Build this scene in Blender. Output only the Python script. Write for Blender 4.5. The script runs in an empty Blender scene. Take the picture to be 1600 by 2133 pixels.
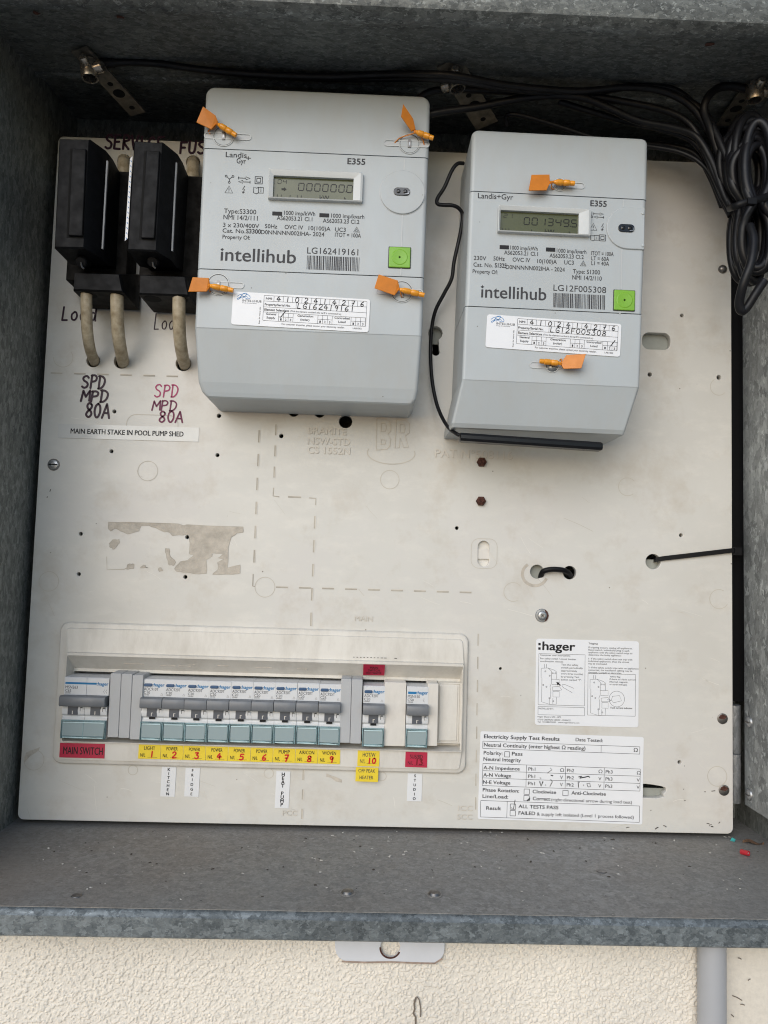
import bpy, math, random
from mathutils import Vector, Matrix
random.seed(7)
R = math.radians
S = bpy.context.scene
COL = S.collection

# ------------------------------------------------------------------ camera, sky, sun, exposure
# World: x right, z up, +y into the wall. The board's front face lies in y = 0, its lower edge at z = 0.
CR = ((0.99930671, 0.02239018, -0.02974517), (-0.02433124, 0.99748420, -0.06658277), (0.02817954, 0.06726034, 0.99733744))
CC = Vector((-0.01681256, -0.60453605, 0.21038436))
FPX = 1540.0
cam = bpy.data.cameras.new('camera'); camo = bpy.data.objects.new('camera', cam); COL.objects.link(camo)
cam.sensor_fit = 'HORIZONTAL'; cam.sensor_width = 36.0; cam.lens = 36.0 * FPX / 1600.0
cam.clip_start = 0.01; cam.clip_end = 200.0
M = Matrix(((CR[0][0], CR[0][2], -CR[0][1], CC.x), (CR[1][0], CR[1][2], -CR[1][1], CC.y),
            (CR[2][0], CR[2][2], -CR[2][1], CC.z), (0, 0, 0, 1)))
camo.matrix_world = M
S.camera = camo

SUN_AZ, SUN_EL = -24.0, 24.0          # azimuth from straight out of the wall (-y), minus = to the left
w = bpy.data.worlds.new("World"); S.world = w; w.use_nodes = True
nt = w.node_tree
bg = nt.nodes['Background']; bg.inputs['Strength'].default_value = 0.11
sky = nt.nodes.new('ShaderNodeTexSky'); sky.sky_type = 'NISHITA'; sky.sun_disc = False
sky.sun_elevation = R(SUN_EL); sky.sun_rotation = R(180 - SUN_AZ)
sky.air_density = 1.0; sky.dust_density = 0.6; sky.ozone_density = 1.0
nt.links.new(sky.outputs[0], bg.inputs[0])
sl = bpy.data.lights.new('sun', 'SUN'); so = bpy.data.objects.new('sun', sl); COL.objects.link(so)
sl.energy = 1.5; sl.angle = R(55); sl.color = (1.0, 0.993, 0.985)
sd = Vector((math.sin(R(SUN_AZ)) * math.cos(R(SUN_EL)), -math.cos(R(SUN_AZ)) * math.cos(R(SUN_EL)), math.sin(R(SUN_EL))))
so.rotation_euler = sd.to_track_quat('Z', 'Y').to_euler(); so.location = sd * 4
S.view_settings.view_transform = 'Standard'; S.view_settings.look = 'None'
S.view_settings.exposure = 0.36; S.view_settings.gamma = 1.0; S.view_settings.use_curve_mapping = False
S.render.engine = 'CYCLES'
S.cycles.max_bounces = 8; S.cycles.use_denoising = True; S.cycles.filter_width = 1.1

# ------------------------------------------------------------------ measuring: a sight line of the photo met with a plane at a known depth
def ray(px, py):
    a = ((px - 800.0) / FPX, 1.0, -(py - 1066.5) / FPX)
    return Vector([CR[i][0] * a[0] + CR[i][1] * a[1] + CR[i][2] * a[2] for i in range(3)])
def at(px, py, d=0.0):
    v = ray(px, py); return CC + v * ((-d - CC.y) / v.y)
def atz(px, py, z):
    v = ray(px, py); return CC + v * ((z - CC.z) / v.z)
def atx(px, py, x):
    v = ray(px, py); return CC + v * ((x - CC.x) / v.x)

class Frame:
    """a flat local frame on the board: x to the right along a thing's top edge, z up, -y towards the viewer"""
    def __init__(s, tl, tr, d, origin=None):
        a, b = at(*tl, d), at(*tr, d)
        s.ang = math.atan2(-(b.z - a.z), b.x - a.x); s.d = d
        s.o = at(*origin, d) if origin else a
        s.w = (b - a).length; s.k = s.w / math.hypot(tr[0] - tl[0], tr[1] - tl[1])
    def l(s, px, py, d=0.0):
        """d: extra depth in front of the frame's own plane; returns local (x, z)"""
        p = at(px, py, s.d + d) - s.o
        c, n = math.cos(s.ang), math.sin(s.ang)
        return (p.x * c - p.z * n, p.x * n + p.z * c)
    def L(s, px, py, d=0.0):
        x, z = s.l(px, py, d); return (x, -d, z)

# ------------------------------------------------------------------ materials
def nodes(name):
    m = bpy.data.materials.new(name); m.use_nodes = True
    t = m.node_tree; return m, t, t.nodes['Principled BSDF']
def N(t, kind, **kw):
    n = t.nodes.new(kind)
    for k, v in kw.items():
        if k in n.inputs.keys(): n.inputs[k].default_value = v
        else: setattr(n, k, v)
    return n
def ramp(t, src, stops):
    n = t.nodes.new('ShaderNodeValToRGB'); e = n.color_ramp.elements
    while len(e) < len(stops): e.new(0.5)
    for i, (p, c) in enumerate(stops):
        e[i].position = p; e[i].color = (c[0], c[1], c[2], 1) if hasattr(c, '__len__') else (c, c, c, 1)
    t.links.new(src, n.inputs[0]); return n
def mix(t, fac, a, b, mode='MIX'):
    n = t.nodes.new('ShaderNodeMix'); n.data_type = 'RGBA'; n.blend_type = mode
    for i, v in ((0, fac), (6, a), (7, b)):
        if hasattr(v, 'is_linked') or hasattr(v, 'links'): t.links.new(v, n.inputs[i])
        elif i == 0: n.inputs[0].default_value = v
        else: n.inputs[i].default_value = (v[0], v[1], v[2], 1)
    return n.outputs[2]
def simple(name, col, rough=0.5, metal=0.0, var=0.06, scale=60, bump=0.0, bscale=600, spec=0.5, vcol=None, coat=0.0, dirt=0.0):
    m, t, b = nodes(name)
    tc = N(t, 'ShaderNodeTexCoord')
    nz = N(t, 'ShaderNodeTexNoise', Scale=scale, Detail=6.0, Roughness=0.6); t.links.new(tc.outputs['Object'], nz.inputs['Vector'])
    lo = vcol if vcol else [c * (1 - var * 2) for c in col]
    hi = [min(1, c * (1 + var)) for c in col]
    r = ramp(t, nz.outputs['Fac'], [(0.3, lo), (0.62, hi)])
    c = r.outputs[0]
    if dirt:      # dust film in streaks, grime freckles
        mp = N(t, 'ShaderNodeMapping'); mp.inputs['Scale'].default_value = (1, 1, 0.35); t.links.new(tc.outputs['Object'], mp.inputs['Vector'])
        d1 = N(t, 'ShaderNodeTexNoise', Scale=55.0, Detail=8.0, Roughness=0.72); t.links.new(mp.outputs[0], d1.inputs['Vector'])
        df = ramp(t, d1.outputs['Fac'], [(0.46, 0.0), (0.78, dirt)]); c = mix(t, df.outputs[0], c, (0.40, 0.37, 0.32))
        vv = N(t, 'ShaderNodeTexVoronoi', Scale=120.0); t.links.new(tc.outputs['Object'], vv.inputs['Vector'])
        s1 = ramp(t, vv.outputs['Distance'], [(0.035, 1.0), (0.07, 0.0)]); se = N(t, 'ShaderNodeSeparateColor'); t.links.new(vv.outputs['Color'], se.inputs[0])
        s2 = ramp(t, se.outputs[0], [(0.86, 0.0), (0.90, 0.75)]); mu = N(t, 'ShaderNodeMath', operation='MULTIPLY'); t.links.new(s1.outputs[0], mu.inputs[0]); t.links.new(s2.outputs[0], mu.inputs[1])
        c = mix(t, mu.outputs[0], c, (0.09, 0.075, 0.055))
    t.links.new(c, b.inputs['Base Color'])
    rr = ramp(t, nz.outputs['Fac'], [(0.3, min(1, rough * 1.2)), (0.7, rough * 0.88)])
    t.links.new(rr.outputs[0], b.inputs['Roughness'])
    b.inputs['Metallic'].default_value = metal; b.inputs['Specular IOR Level'].default_value = spec
    b.inputs['Coat Weight'].default_value = coat
    if bump:
        n2 = N(t, 'ShaderNodeTexNoise', Scale=bscale, Detail=3.0); t.links.new(tc.outputs['Object'], n2.inputs['Vector'])
        bp = N(t, 'ShaderNodeBump', Strength=bump, Distance=0.001); t.links.new(n2.outputs['Fac'], bp.inputs['Height'])
        t.links.new(bp.outputs[0], b.inputs['Normal'])
    return m
def flat(name, col, rough=0.55, spec=0.3):
    m, t, b = nodes(name)
    b.inputs['Base Color'].default_value = (*col, 1); b.inputs['Roughness'].default_value = rough
    b.inputs['Specular IOR Level'].default_value = spec
    return m
def srgb(r, g, b):
    f = lambda c: (c / 255 / 12.92) if c / 255 <= 0.04045 else ((c / 255 + 0.055) / 1.055) ** 2.4
    return (f(r), f(g), f(b))

def galv(name, dark, light, metal=0.35, rough=0.5, scale=170, stretch=(1, 1, 1), dust=0.0, dustcol=(0.2, 0.19, 0.17), rust=0.0, flake=0.12):
    m, t, b = nodes(name)
    tc = N(t, 'ShaderNodeTexCoord')
    mp = N(t, 'ShaderNodeMapping'); mp.inputs['Scale'].default_value = stretch; t.links.new(tc.outputs['Object'], mp.inputs['Vector'])
    wn = N(t, 'ShaderNodeTexNoise', Scale=scale * 0.9, Detail=4.0, Roughness=0.65); t.links.new(mp.outputs[0], wn.inputs['Vector'])
    wv = N(t, 'ShaderNodeVectorMath', operation='MULTIPLY_ADD')
    t.links.new(wn.outputs['Color'], wv.inputs[0]); wv.inputs[1].default_value = (2.2 / scale,) * 3; t.links.new(mp.outputs[0], wv.inputs[2])
    vo = N(t, 'ShaderNodeTexVoronoi', Scale=scale); t.links.new(wv.outputs[0], vo.inputs['Vector'])
    v2 = N(t, 'ShaderNodeTexVoronoi', Scale=scale * 2.7); t.links.new(wv.outputs[0], v2.inputs['Vector'])
    s1 = N(t, 'ShaderNodeSeparateColor'); t.links.new(vo.outputs['Color'], s1.inputs[0])
    s2 = N(t, 'ShaderNodeSeparateColor'); t.links.new(v2.outputs['Color'], s2.inputs[0])
    ad = N(t, 'ShaderNodeMath', operation='MULTIPLY_ADD'); t.links.new(s1.outputs[0], ad.inputs[0]); ad.inputs[1].default_value = 0.6
    ml = N(t, 'ShaderNodeMath', operation='MULTIPLY'); t.links.new(s2.outputs[0], ml.inputs[0]); ml.inputs[1].default_value = 0.4
    t.links.new(ml.outputs[0], ad.inputs[2])
    mid = [(a + c) / 2 for a, c in zip(dark, light)]
    r1 = ramp(t, ad.outputs[0], [(0.1, dark), (0.55, mid), (0.92, light)])
    big = N(t, 'ShaderNodeTexNoise', Scale=9.0, Detail=5.0, Roughness=0.6); t.links.new(tc.outputs['Object'], big.inputs['Vector'])
    bl = ramp(t, big.outputs['Fac'], [(0.3, 0.62), (0.7, 1.12)])
    c = mix(t, 1.0, r1.outputs[0], bl.outputs[0], 'MULTIPLY')
    # bright crystal flakes
    fl = ramp(t, s2.outputs[1], [(0.88, 0.0), (0.96, 1.0)])
    fm = N(t, 'ShaderNodeMath', operation='MULTIPLY'); t.links.new(fl.outputs[0], fm.inputs[0]); fm.inputs[1].default_value = flake
    c = mix(t, fm.outputs[0], c, [min(1, x * 1.9) for x in light])
    if dust:
        dn = N(t, 'ShaderNodeTexNoise', Scale=420.0, Detail=4.0, Roughness=0.7); t.links.new(tc.outputs['Object'], dn.inputs['Vector'])
        dl = N(t, 'ShaderNodeTexNoise', Scale=14.0, Detail=6.0, Roughness=0.65); t.links.new(tc.outputs['Object'], dl.inputs['Vector'])
        dc = ramp(t, dn.outputs['Fac'], [(0.3, [x * 0.72 for x in dustcol]), (0.7, [x * 1.25 for x in dustcol])])
        df = ramp(t, dl.outputs['Fac'], [(0.25, dust * 0.55), (0.65, min(1, dust * 1.1))])
        c = mix(t, df.outputs[0], c, dc.outputs[0])
        bg2 = N(t, 'ShaderNodeTexNoise', Scale=5.0, Detail=4.0); t.links.new(tc.outputs['Object'], bg2.inputs['Vector'])
        bc = ramp(t, bg2.outputs['Fac'], [(0.35, (1.1, 0.93, 0.8)), (0.55, (1, 1, 1))])
        c = mix(t, 0.5, c, bc.outputs[0], 'MULTIPLY')
        vs = N(t, 'ShaderNodeTexVoronoi', Scale=130.0, Randomness=1.0); t.links.new(tc.outputs['Object'], vs.inputs['Vector'])
        sp = ramp(t, vs.outputs['Distance'], [(0.06, 1.0), (0.085, 0.0)])
        ss = N(t, 'ShaderNodeSeparateColor'); t.links.new(vs.outputs['Color'], ss.inputs[0])
        sc = ramp(t, ss.outputs[0], [(0.45, (0.03, 0.028, 0.025)), (0.55, (0.5, 0.47, 0.42))])
        sel = ramp(t, ss.outputs[1], [(0.62, 0.0), (0.66, 1.0)])
        sf = N(t, 'ShaderNodeMath', operation='MULTIPLY'); t.links.new(sp.outputs[0], sf.inputs[0]); t.links.new(sel.outputs[0], sf.inputs[1])
        c = mix(t, sf.outputs[0], c, sc.outputs[0])
    t.links.new(c, b.inputs['Base Color'])
    rr = ramp(t, ad.outputs[0], [(0.1, rough * 1.25), (0.9, rough * 0.75)])
    t.links.new(rr.outputs[0], b.inputs['Roughness']); b.inputs['Metallic'].default_value = metal
    bp = N(t, 'ShaderNodeBump', Strength=0.25, Distance=0.0006); t.links.new(ad.outputs[0], bp.inputs['Height']); t.links.new(bp.outputs[0], b.inputs['Normal'])
    return m

def board_mat():
    m, t, b = nodes('aged_cream_board')
    tc = N(t, 'ShaderNodeTexCoord')
    def nz(sc, det=6.0, ro=0.6, st=None):
        n = N(t, 'ShaderNodeTexNoise', Scale=sc, Detail=det, Roughness=ro)
        if st:
            mp = N(t, 'ShaderNodeMapping'); mp.inputs['Scale'].default_value = st; mp.inputs['Rotation'].default_value = (0, R(24), 0)
            t.links.new(tc.outputs['Object'], mp.inputs['Vector']); t.links.new(mp.outputs[0], n.inputs['Vector'])
        else: t.links.new(tc.outputs['Object'], n.inputs['Vector'])
        return n
    a = nz(5.0); c = ramp(t, a.outputs['Fac'], [(0.3, (0.535, 0.520, 0.478)), (0.5, (0.585, 0.573, 0.535)), (0.72, (0.585, 0.560, 0.535))]).outputs[0]
    s = nz(34.0, 8.0, 0.7, (1, 1, 2.2)); sf = ramp(t, s.outputs['Fac'], [(0.50, 0.0), (0.74, 0.75)])
    c = mix(t, sf.outputs[0], c, (0.65, 0.63, 0.58))
    g = nz(16.0, 8.0, 0.72); gf = ramp(t, g.outputs['Fac'], [(0.28, 0.65), (0.48, 0.0)])
    c = mix(t, gf.outputs[0], c, (0.46, 0.41, 0.34))
    vo = N(t, 'ShaderNodeTexVoronoi', Scale=70.0); t.links.new(tc.outputs['Object'], vo.inputs['Vector'])
    sp = ramp(t, vo.outputs['Distance'], [(0.028, 1.0), (0.05, 0.0)]); se = N(t, 'ShaderNodeSeparateColor'); t.links.new(vo.outputs['Color'], se.inputs[0])
    sl_ = ramp(t, se.outputs[0], [(0.80, 0.0), (0.84, 0.8)])
    mu = N(t, 'ShaderNodeMath', operation='MULTIPLY'); t.links.new(sp.outputs[0], mu.inputs[0]); t.links.new(sl_.outputs[0], mu.inputs[1])
    c = mix(t, mu.outputs[0], c, (0.10, 0.075, 0.05))
    t.links.new(c, b.inputs['Base Color'])
    r = nz(11.0, 8.0, 0.7, (1, 1, 3.0)); rr = ramp(t, r.outputs['Fac'], [(0.3, 0.30), (0.7, 0.50)]); t.links.new(rr.outputs[0], b.inputs['Roughness'])
    b.inputs['Specular IOR Level'].default_value = 0.5
    n2 = nz(260.0, 3.0); bp = N(t, 'ShaderNodeBump', Strength=0.06, Distance=0.001); t.links.new(n2.outputs['Fac'], bp.inputs['Height'])
    t.links.new(bp.outputs[0], b.inputs['Normal'])
    return m

def stucco_mat(name, colr, amp=1.0):
    m, t, b = nodes(name)
    tc = N(t, 'ShaderNodeTexCoord')
    a = N(t, 'ShaderNodeTexNoise', Scale=7.0, Detail=6.0); t.links.new(tc.outputs['Object'], a.inputs['Vector'])
    c = ramp(t, a.outputs['Fac'], [(0.3, [x * 0.88 for x in colr]), (0.7, [min(1, x * 1.05) for x in colr])]).outputs[0]
    f = N(t, 'ShaderNodeTexNoise', Scale=300.0, Detail=5.0, Roughness=0.7); t.links.new(tc.outputs['Object'], f.inputs['Vector'])
    fc = ramp(t, f.outputs['Fac'], [(0.3, 0.9), (0.6, 1.03)]); c = mix(t, 1.0, c, fc.outputs[0], 'MULTIPLY')
    t.links.new(c, b.inputs['Base Color']); b.inputs['Roughness'].default_value = 0.85; b.inputs['Specular IOR Level'].default_value = 0.2
    bp = N(t, 'ShaderNodeBump', Strength=0.35 * amp, Distance=0.0012); t.links.new(f.outputs['Fac'], bp.inputs['Height'])
    t.links.new(bp.outputs[0], b.inputs['Normal'])
    return m

MT = {}
MT['board'] = board_mat()
MT['groove'] = simple('groove_shade_and_grime', (0.42, 0.385, 0.325), 0.7, var=0.12)  # darker beige painted as shade in the grooves; also outlines glue residue
MT['moulded'] = simple('moulded_lettering_cream', (0.60, 0.565, 0.505), 0.4, var=0.03)
MT['scuff'] = simple('pale_scuff', (0.70, 0.68, 0.63), 0.6, var=0.05)
MT['engrave'] = simple('engraved_shade_and_scratch', (0.50, 0.465, 0.40), 0.55, var=0.05)  # darker cream painted as shade of engraved lines and raised letters; also scratches
MT['residue'] = simple('tape_glue_residue', (0.48, 0.435, 0.37), 0.75, var=0.10, scale=120, bump=0.4, bscale=900)
MT['surround'] = simple('cream_plastic', (0.635, 0.613, 0.565), 0.4, var=0.04, scale=25, vcol=(0.595, 0.567, 0.512), dirt=0.55)
MT['blankwhite'] = simple('warm_white_plastic', (0.64, 0.61, 0.56), 0.42, var=0.03, dirt=0.4)
MT['blankgrey'] = simple('grey_plastic', (0.40, 0.41, 0.42), 0.45, var=0.03, scale=40, dirt=0.3)
MT['meter'] = simple('light_grey_plastic', (0.415, 0.447, 0.460), 0.38, var=0.025, scale=14, bump=0.04, bscale=2500, dirt=0.30)
MT['cover'] = simple('grey_plastic_cover', (0.47, 0.485, 0.495), 0.40, var=0.02, scale=20, bump=0.05, bscale=2500)
MT['meterdark'] = flat('shadow_gap_plastic', (0.06, 0.06, 0.06), 0.6)
MT['bezel'] = simple('pale_grey_bezel', (0.52, 0.54, 0.54), 0.35, var=0.02)
MT['ink'] = flat('dark_grey_ink', (0.045, 0.045, 0.05), 0.6)
MT['black'] = flat('black_ink', (0.012, 0.012, 0.014), 0.55)
MT['lcd'] = simple('olive_liquid_crystal', (0.085, 0.092, 0.040), 0.22, var=0.08, scale=30)
MT['lcdseg'] = flat('liquid_crystal_segment', (0.008, 0.009, 0.005), 0.4)
MT['lcdghost'] = flat('faint_liquid_crystal_segment', (0.055, 0.06, 0.03), 0.4)
MT['green'] = simple('lime_green_button', (0.185, 0.41, 0.03), 0.4, var=0.03)
MT['port'] = flat('black_gloss_plastic', (0.012, 0.012, 0.012), 0.15, 0.6)
MT['steel'] = simple('zinc_steel', (0.36, 0.37, 0.38), 0.38, 0.8, var=0.15, scale=300)
MT['steeldark'] = simple('dull_dark_steel', (0.20, 0.19, 0.18), 0.38, 0.9, var=0.2, scale=200)
MT['rust'] = simple('rusty_steel', (0.085, 0.032, 0.022), 0.8, 0.2, var=0.25, scale=500, bump=0.5, bscale=1500)
MT['orange'] = simple('orange_plastic', (0.62, 0.20, 0.012), 0.36, var=0.06, scale=150)
MT['orangelt'] = simple('clear_orange_plastic', (0.75, 0.30, 0.02), 0.25, var=0.1, scale=300)
MT['paper'] = simple('white_label_paper', (0.74, 0.75, 0.77), 0.35, var=0.015, scale=30)
MT['tape'] = simple('white_label_tape', (0.68, 0.69, 0.70), 0.3, var=0.02, scale=30)
MT['cleartape'] = simple('clear_backed_label_tape', (0.58, 0.575, 0.55), 0.16, var=0.04, scale=30)
MT['yellow'] = simple('yellow_label', (0.72, 0.54, 0.025), 0.5, var=0.04, scale=60)
MT['red'] = simple('crimson_label', (0.42, 0.008, 0.045), 0.45, var=0.06, scale=60)
MT['redpen'] = flat('red_pen', (0.55, 0.02, 0.015), 0.5)
MT['darkredpen'] = flat('dark_red_pen', (0.16, 0.004, 0.012), 0.5)
MT['purplepen'] = flat('dark_violet_marker', (0.028, 0.008, 0.022), 0.4)
MT['pinkpen'] = flat('magenta_marker', (0.34, 0.035, 0.12), 0.45)
MT['plumpen'] = flat('plum_marker', (0.13, 0.012, 0.055), 0.45)
MT['bluelogo'] = flat('logo_blue', (0.012, 0.16, 0.36), 0.5)
MT['blueline'] = flat('pen_blue', (0.05, 0.22, 0.5), 0.5)
MT['breaker'] = simple('breaker_white_plastic', (0.60, 0.61, 0.62), 0.4, var=0.02, dirt=0.25)
MT['toggle'] = simple('slate_grey_toggle', (0.165, 0.175, 0.19), 0.4, var=0.06, dirt=0.12)
MT['flag'] = simple('dark_slate_flag', (0.075, 0.083, 0.10), 0.45, var=0.05)
MT['testbtn'] = simple('blue_test_button', (0.02, 0.07, 0.16), 0.35, var=0.05)
MT['fuse'] = simple('black_fuse_plastic', (0.0045, 0.0048, 0.006), 0.55, spec=0.16, var=0.2, scale=120, bump=0.08, bscale=1500)
MT['fusebase'] = simple('dusty_black_base', (0.012, 0.011, 0.010), 0.75, spec=0.15, var=0.25, scale=150)
MT['backing'] = simple('grey_fibre_sheet', (0.30, 0.31, 0.28), 0.8, var=0.05)
MT['hole'] = flat('unlit_hole', (0.006, 0.006, 0.006), 0.9)
MT['cream_cable'] = simple('grubby_cream_sheath', (0.40, 0.345, 0.25), 0.5, var=0.2, scale=110, vcol=(0.22, 0.17, 0.10))
MT['cable'] = simple('black_cable_sheath', (0.006, 0.006, 0.0075), 0.42, spec=0.3, var=0.2, scale=90, bump=0.03, bscale=900)
MT['tie'] = simple('black_nylon', (0.005, 0.005, 0.006), 0.45, var=0.15, spec=0.2)
MT['bar'] = simple('glossy_black_aerial', (0.006, 0.006, 0.007), 0.28, spec=0.35, var=0.1)
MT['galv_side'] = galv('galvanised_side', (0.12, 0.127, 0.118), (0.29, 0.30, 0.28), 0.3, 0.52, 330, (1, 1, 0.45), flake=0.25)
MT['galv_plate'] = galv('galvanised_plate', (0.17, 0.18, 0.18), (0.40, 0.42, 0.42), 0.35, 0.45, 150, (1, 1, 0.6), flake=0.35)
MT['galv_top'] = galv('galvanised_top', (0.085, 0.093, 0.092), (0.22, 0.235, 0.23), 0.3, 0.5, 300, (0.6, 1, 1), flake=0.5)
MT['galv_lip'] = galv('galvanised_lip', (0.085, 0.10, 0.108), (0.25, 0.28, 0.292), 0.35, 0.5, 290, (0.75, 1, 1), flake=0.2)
MT['galv_floor'] = galv('dusty_galvanised_floor', (0.15, 0.155, 0.155), (0.36, 0.37, 0.37), 0.15, 0.65, 260, dust=0.80, dustcol=(0.235, 0.222, 0.202), flake=0.25)
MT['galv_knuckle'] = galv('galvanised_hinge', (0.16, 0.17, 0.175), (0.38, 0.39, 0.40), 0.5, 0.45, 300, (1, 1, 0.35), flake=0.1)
MT['strap'] = simple('brassy_strap', (0.21, 0.19, 0.16), 0.38, 0.7, var=0.2, scale=150)
MT['clamp'] = simple('nickel_clamp', (0.42, 0.38, 0.33), 0.26, 0.9, var=0.15, scale=200)
MT['stucco'] = stucco_mat('cream_stucco', (0.73, 0.68, 0.60))
MT['stucco2'] = stucco_mat('smooth_cream_render', (0.66, 0.61, 0.53), 0.4)
MT['crack'] = flat('dark_grime', (0.06, 0.05, 0.04), 0.9)
MT['wallcrack'] = flat('wall_crack', (0.16, 0.13, 0.105), 0.9)
MT['conduit'] = simple('grey_conduit_plastic', (0.37, 0.375, 0.39), 0.4, var=0.03, scale=15)
MT['tab'] = simple('pale_painted_tab', (0.60, 0.61, 0.64), 0.5, var=0.03, scale=40)
MT['tabstain'] = simple('tab_rust_edge', (0.33, 0.25, 0.20), 0.7, var=0.2, scale=200)
MT['ground'] = simple('shaded_paving_ground', (0.30, 0.30, 0.29), 0.85, var=0.1, scale=3)
MT['redplastic'] = simple('red_plastic', (0.42, 0.02, 0.03), 0.35)
MT['teal'] = simple('teal_plastic', (0.05, 0.38, 0.36), 0.4)
MT['leaf'] = simple('dry_brown_leaf', (0.15, 0.085, 0.05), 0.8, var=0.3, scale=300)
MT['grit'] = simple('pale_grit', (0.42, 0.40, 0.36), 0.8, var=0.3, scale=900)
def teal_clear():
    m, t, b = nodes('clear_teal_cover')
    b.inputs['Base Color'].default_value = (0.62, 0.83, 0.84, 1); b.inputs['Roughness'].default_value = 0.08
    b.inputs['Transmission Weight'].default_value = 0.0; b.inputs['Alpha'].default_value = 0.78
    b.inputs['Base Color'].default_value = (0.37, 0.455, 0.465, 1); b.inputs['Specular IOR Level'].default_value = 0.7
    return m
MT['tealclear'] = teal_clear()
MT['tealrim'] = simple('teal_cover_rim', (0.27, 0.40, 0.42), 0.15, var=0.08, scale=300)
MT['tealglint'] = simple('teal_cover_glint', (0.55, 0.70, 0.72), 0.12, var=0.05, scale=300)  # pale teal painted as highlights on the breaker covers

# ------------------------------------------------------------------ mesh building
_tc = {}
def glyphs(s, bold=0.0):
    k = (s, bold)
    if k not in _tc:
        c = bpy.data.curves.new('txt', 'FONT'); c.body = s; c.size = 1.0; c.offset = bold; c.resolution_u = 3
        o = bpy.data.objects.new('txt', c); COL.objects.link(o)
        dg = bpy.context.evaluated_depsgraph_get()
        me = bpy.data.meshes.new_from_object(o.evaluated_get(dg))
        vs = [(v.co.x, v.co.y) for v in me.vertices]; fs = [tuple(p.vertices) for p in me.polygons]
        bpy.data.meshes.remove(me); bpy.data.objects.remove(o); bpy.data.curves.remove(c)
        _tc[k] = (vs, fs)
    return _tc[k]
_h = glyphs('H')[0]; CAP = max(v[1] for v in _h)

HAND = {
 'S': [[(.62,.86),(.45,1),(.2,.95),(.08,.78),(.2,.6),(.45,.48),(.58,.3),(.5,.08),(.25,0),(.05,.1)]],
 'P': [[(.1,0),(.15,1)],[(.1,.95),(.4,1),(.62,.85),(.55,.58),(.15,.48)]],
 'D': [[(.12,0),(.15,1)],[(.05,.97),(.4,.95),(.66,.7),(.6,.3),(.35,.04),(.08,0)]],
 'M': [[(0,0),(.12,.95),(.38,.4),(.7,1),(.72,.05)]],
 '8': [[(.5,.9),(.3,1),(.12,.82),(.22,.6),(.5,.4),(.56,.18),(.34,0),(.1,.14),(.16,.36),(.48,.62),(.56,.8),(.5,.9)]],
 '0': [[(.35,1),(.12,.8),(.06,.4),(.22,.04),(.42,.05),(.58,.4),(.54,.8),(.35,1)]],
 'A': [[(0,0),(.36,1),(.68,0)],[(.12,.36),(.58,.34)]],
 'L': [[(.12,1),(.08,.0),(.5,.02)]], 'o': [[(.3,.6),(.08,.4),(.14,.08),(.4,.04),(.54,.3),(.44,.56),(.3,.6)]],
 'a': [[(.5,.55),(.25,.6),(.06,.35),(.18,.04),(.42,.12),(.5,.5),(.5,.05),(.6,0)]],
 'd': [[(.5,.5),(.25,.58),(.06,.32),(.18,.03),(.42,.1),(.52,.45)],[(.54,1),(.52,.3),(.56,0)]],
 'E': [[(.6,1),(.1,.97),(.1,.02),(.62,.0)],[(.1,.5),(.5,.52)]], 'R': [[(.1,0),(.12,1),(.5,.95),(.58,.7),(.15,.5),(.6,0)]],
 'V': [[(0,1),(.3,0),(.62,1)]], 'I': [[(.2,1),(.2,0)]], 'C': [[(.6,.85),(.35,1),(.08,.6),(.2,.08),(.6,.1)]],
 'F': [[(.12,0),(.1,.97),(.6,1)],[(.1,.5),(.48,.52)]], 'U': [[(.05,1),(.08,.2),(.3,0),(.55,.2),(.6,1)]],
 '1': [[(.3,1),(.3,0)]], '2': [[(.08,.8),(.3,1),(.54,.8),(.4,.45),(.08,.02),(.62,.05)]],
 '3': [[(.08,.95),(.5,.97),(.28,.6),(.54,.42),(.48,.1),(.22,0),(.05,.1)]],
 '4': [[(.35,1),(.05,.35),(.62,.4)],[(.42,.7),(.4,0)]], '5': [[(.58,1),(.2,.97),(.14,.58),(.45,.6),(.56,.3),(.36,.02),(.06,.06)]],
 '6': [[(.5,1),(.2,.7),(.08,.25),(.28,0),(.52,.16),(.46,.42),(.14,.36)]], '7': [[(.08,.97),(.58,1),(.28,0)],[(.15,.5),(.5,.52)]],
 '9': [[(.5,.8),(.28,1),(.1,.75),(.26,.52),(.5,.68),(.5,.9),(.44,.3),(.4,0)]], 'G': [[(.58,.85),(.35,1),(.08,.6),(.2,.05),(.55,.08),(.56,.42),(.32,.42)]],
}
SEG = {'0': 'abcdef', '1': 'bc', '2': 'abged', '3': 'abgcd', '4': 'fgbc', '5': 'afgcd', '6': 'afgedc', '7': 'abc', '8': 'abcdefg', '9': 'abcdfg'}

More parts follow.
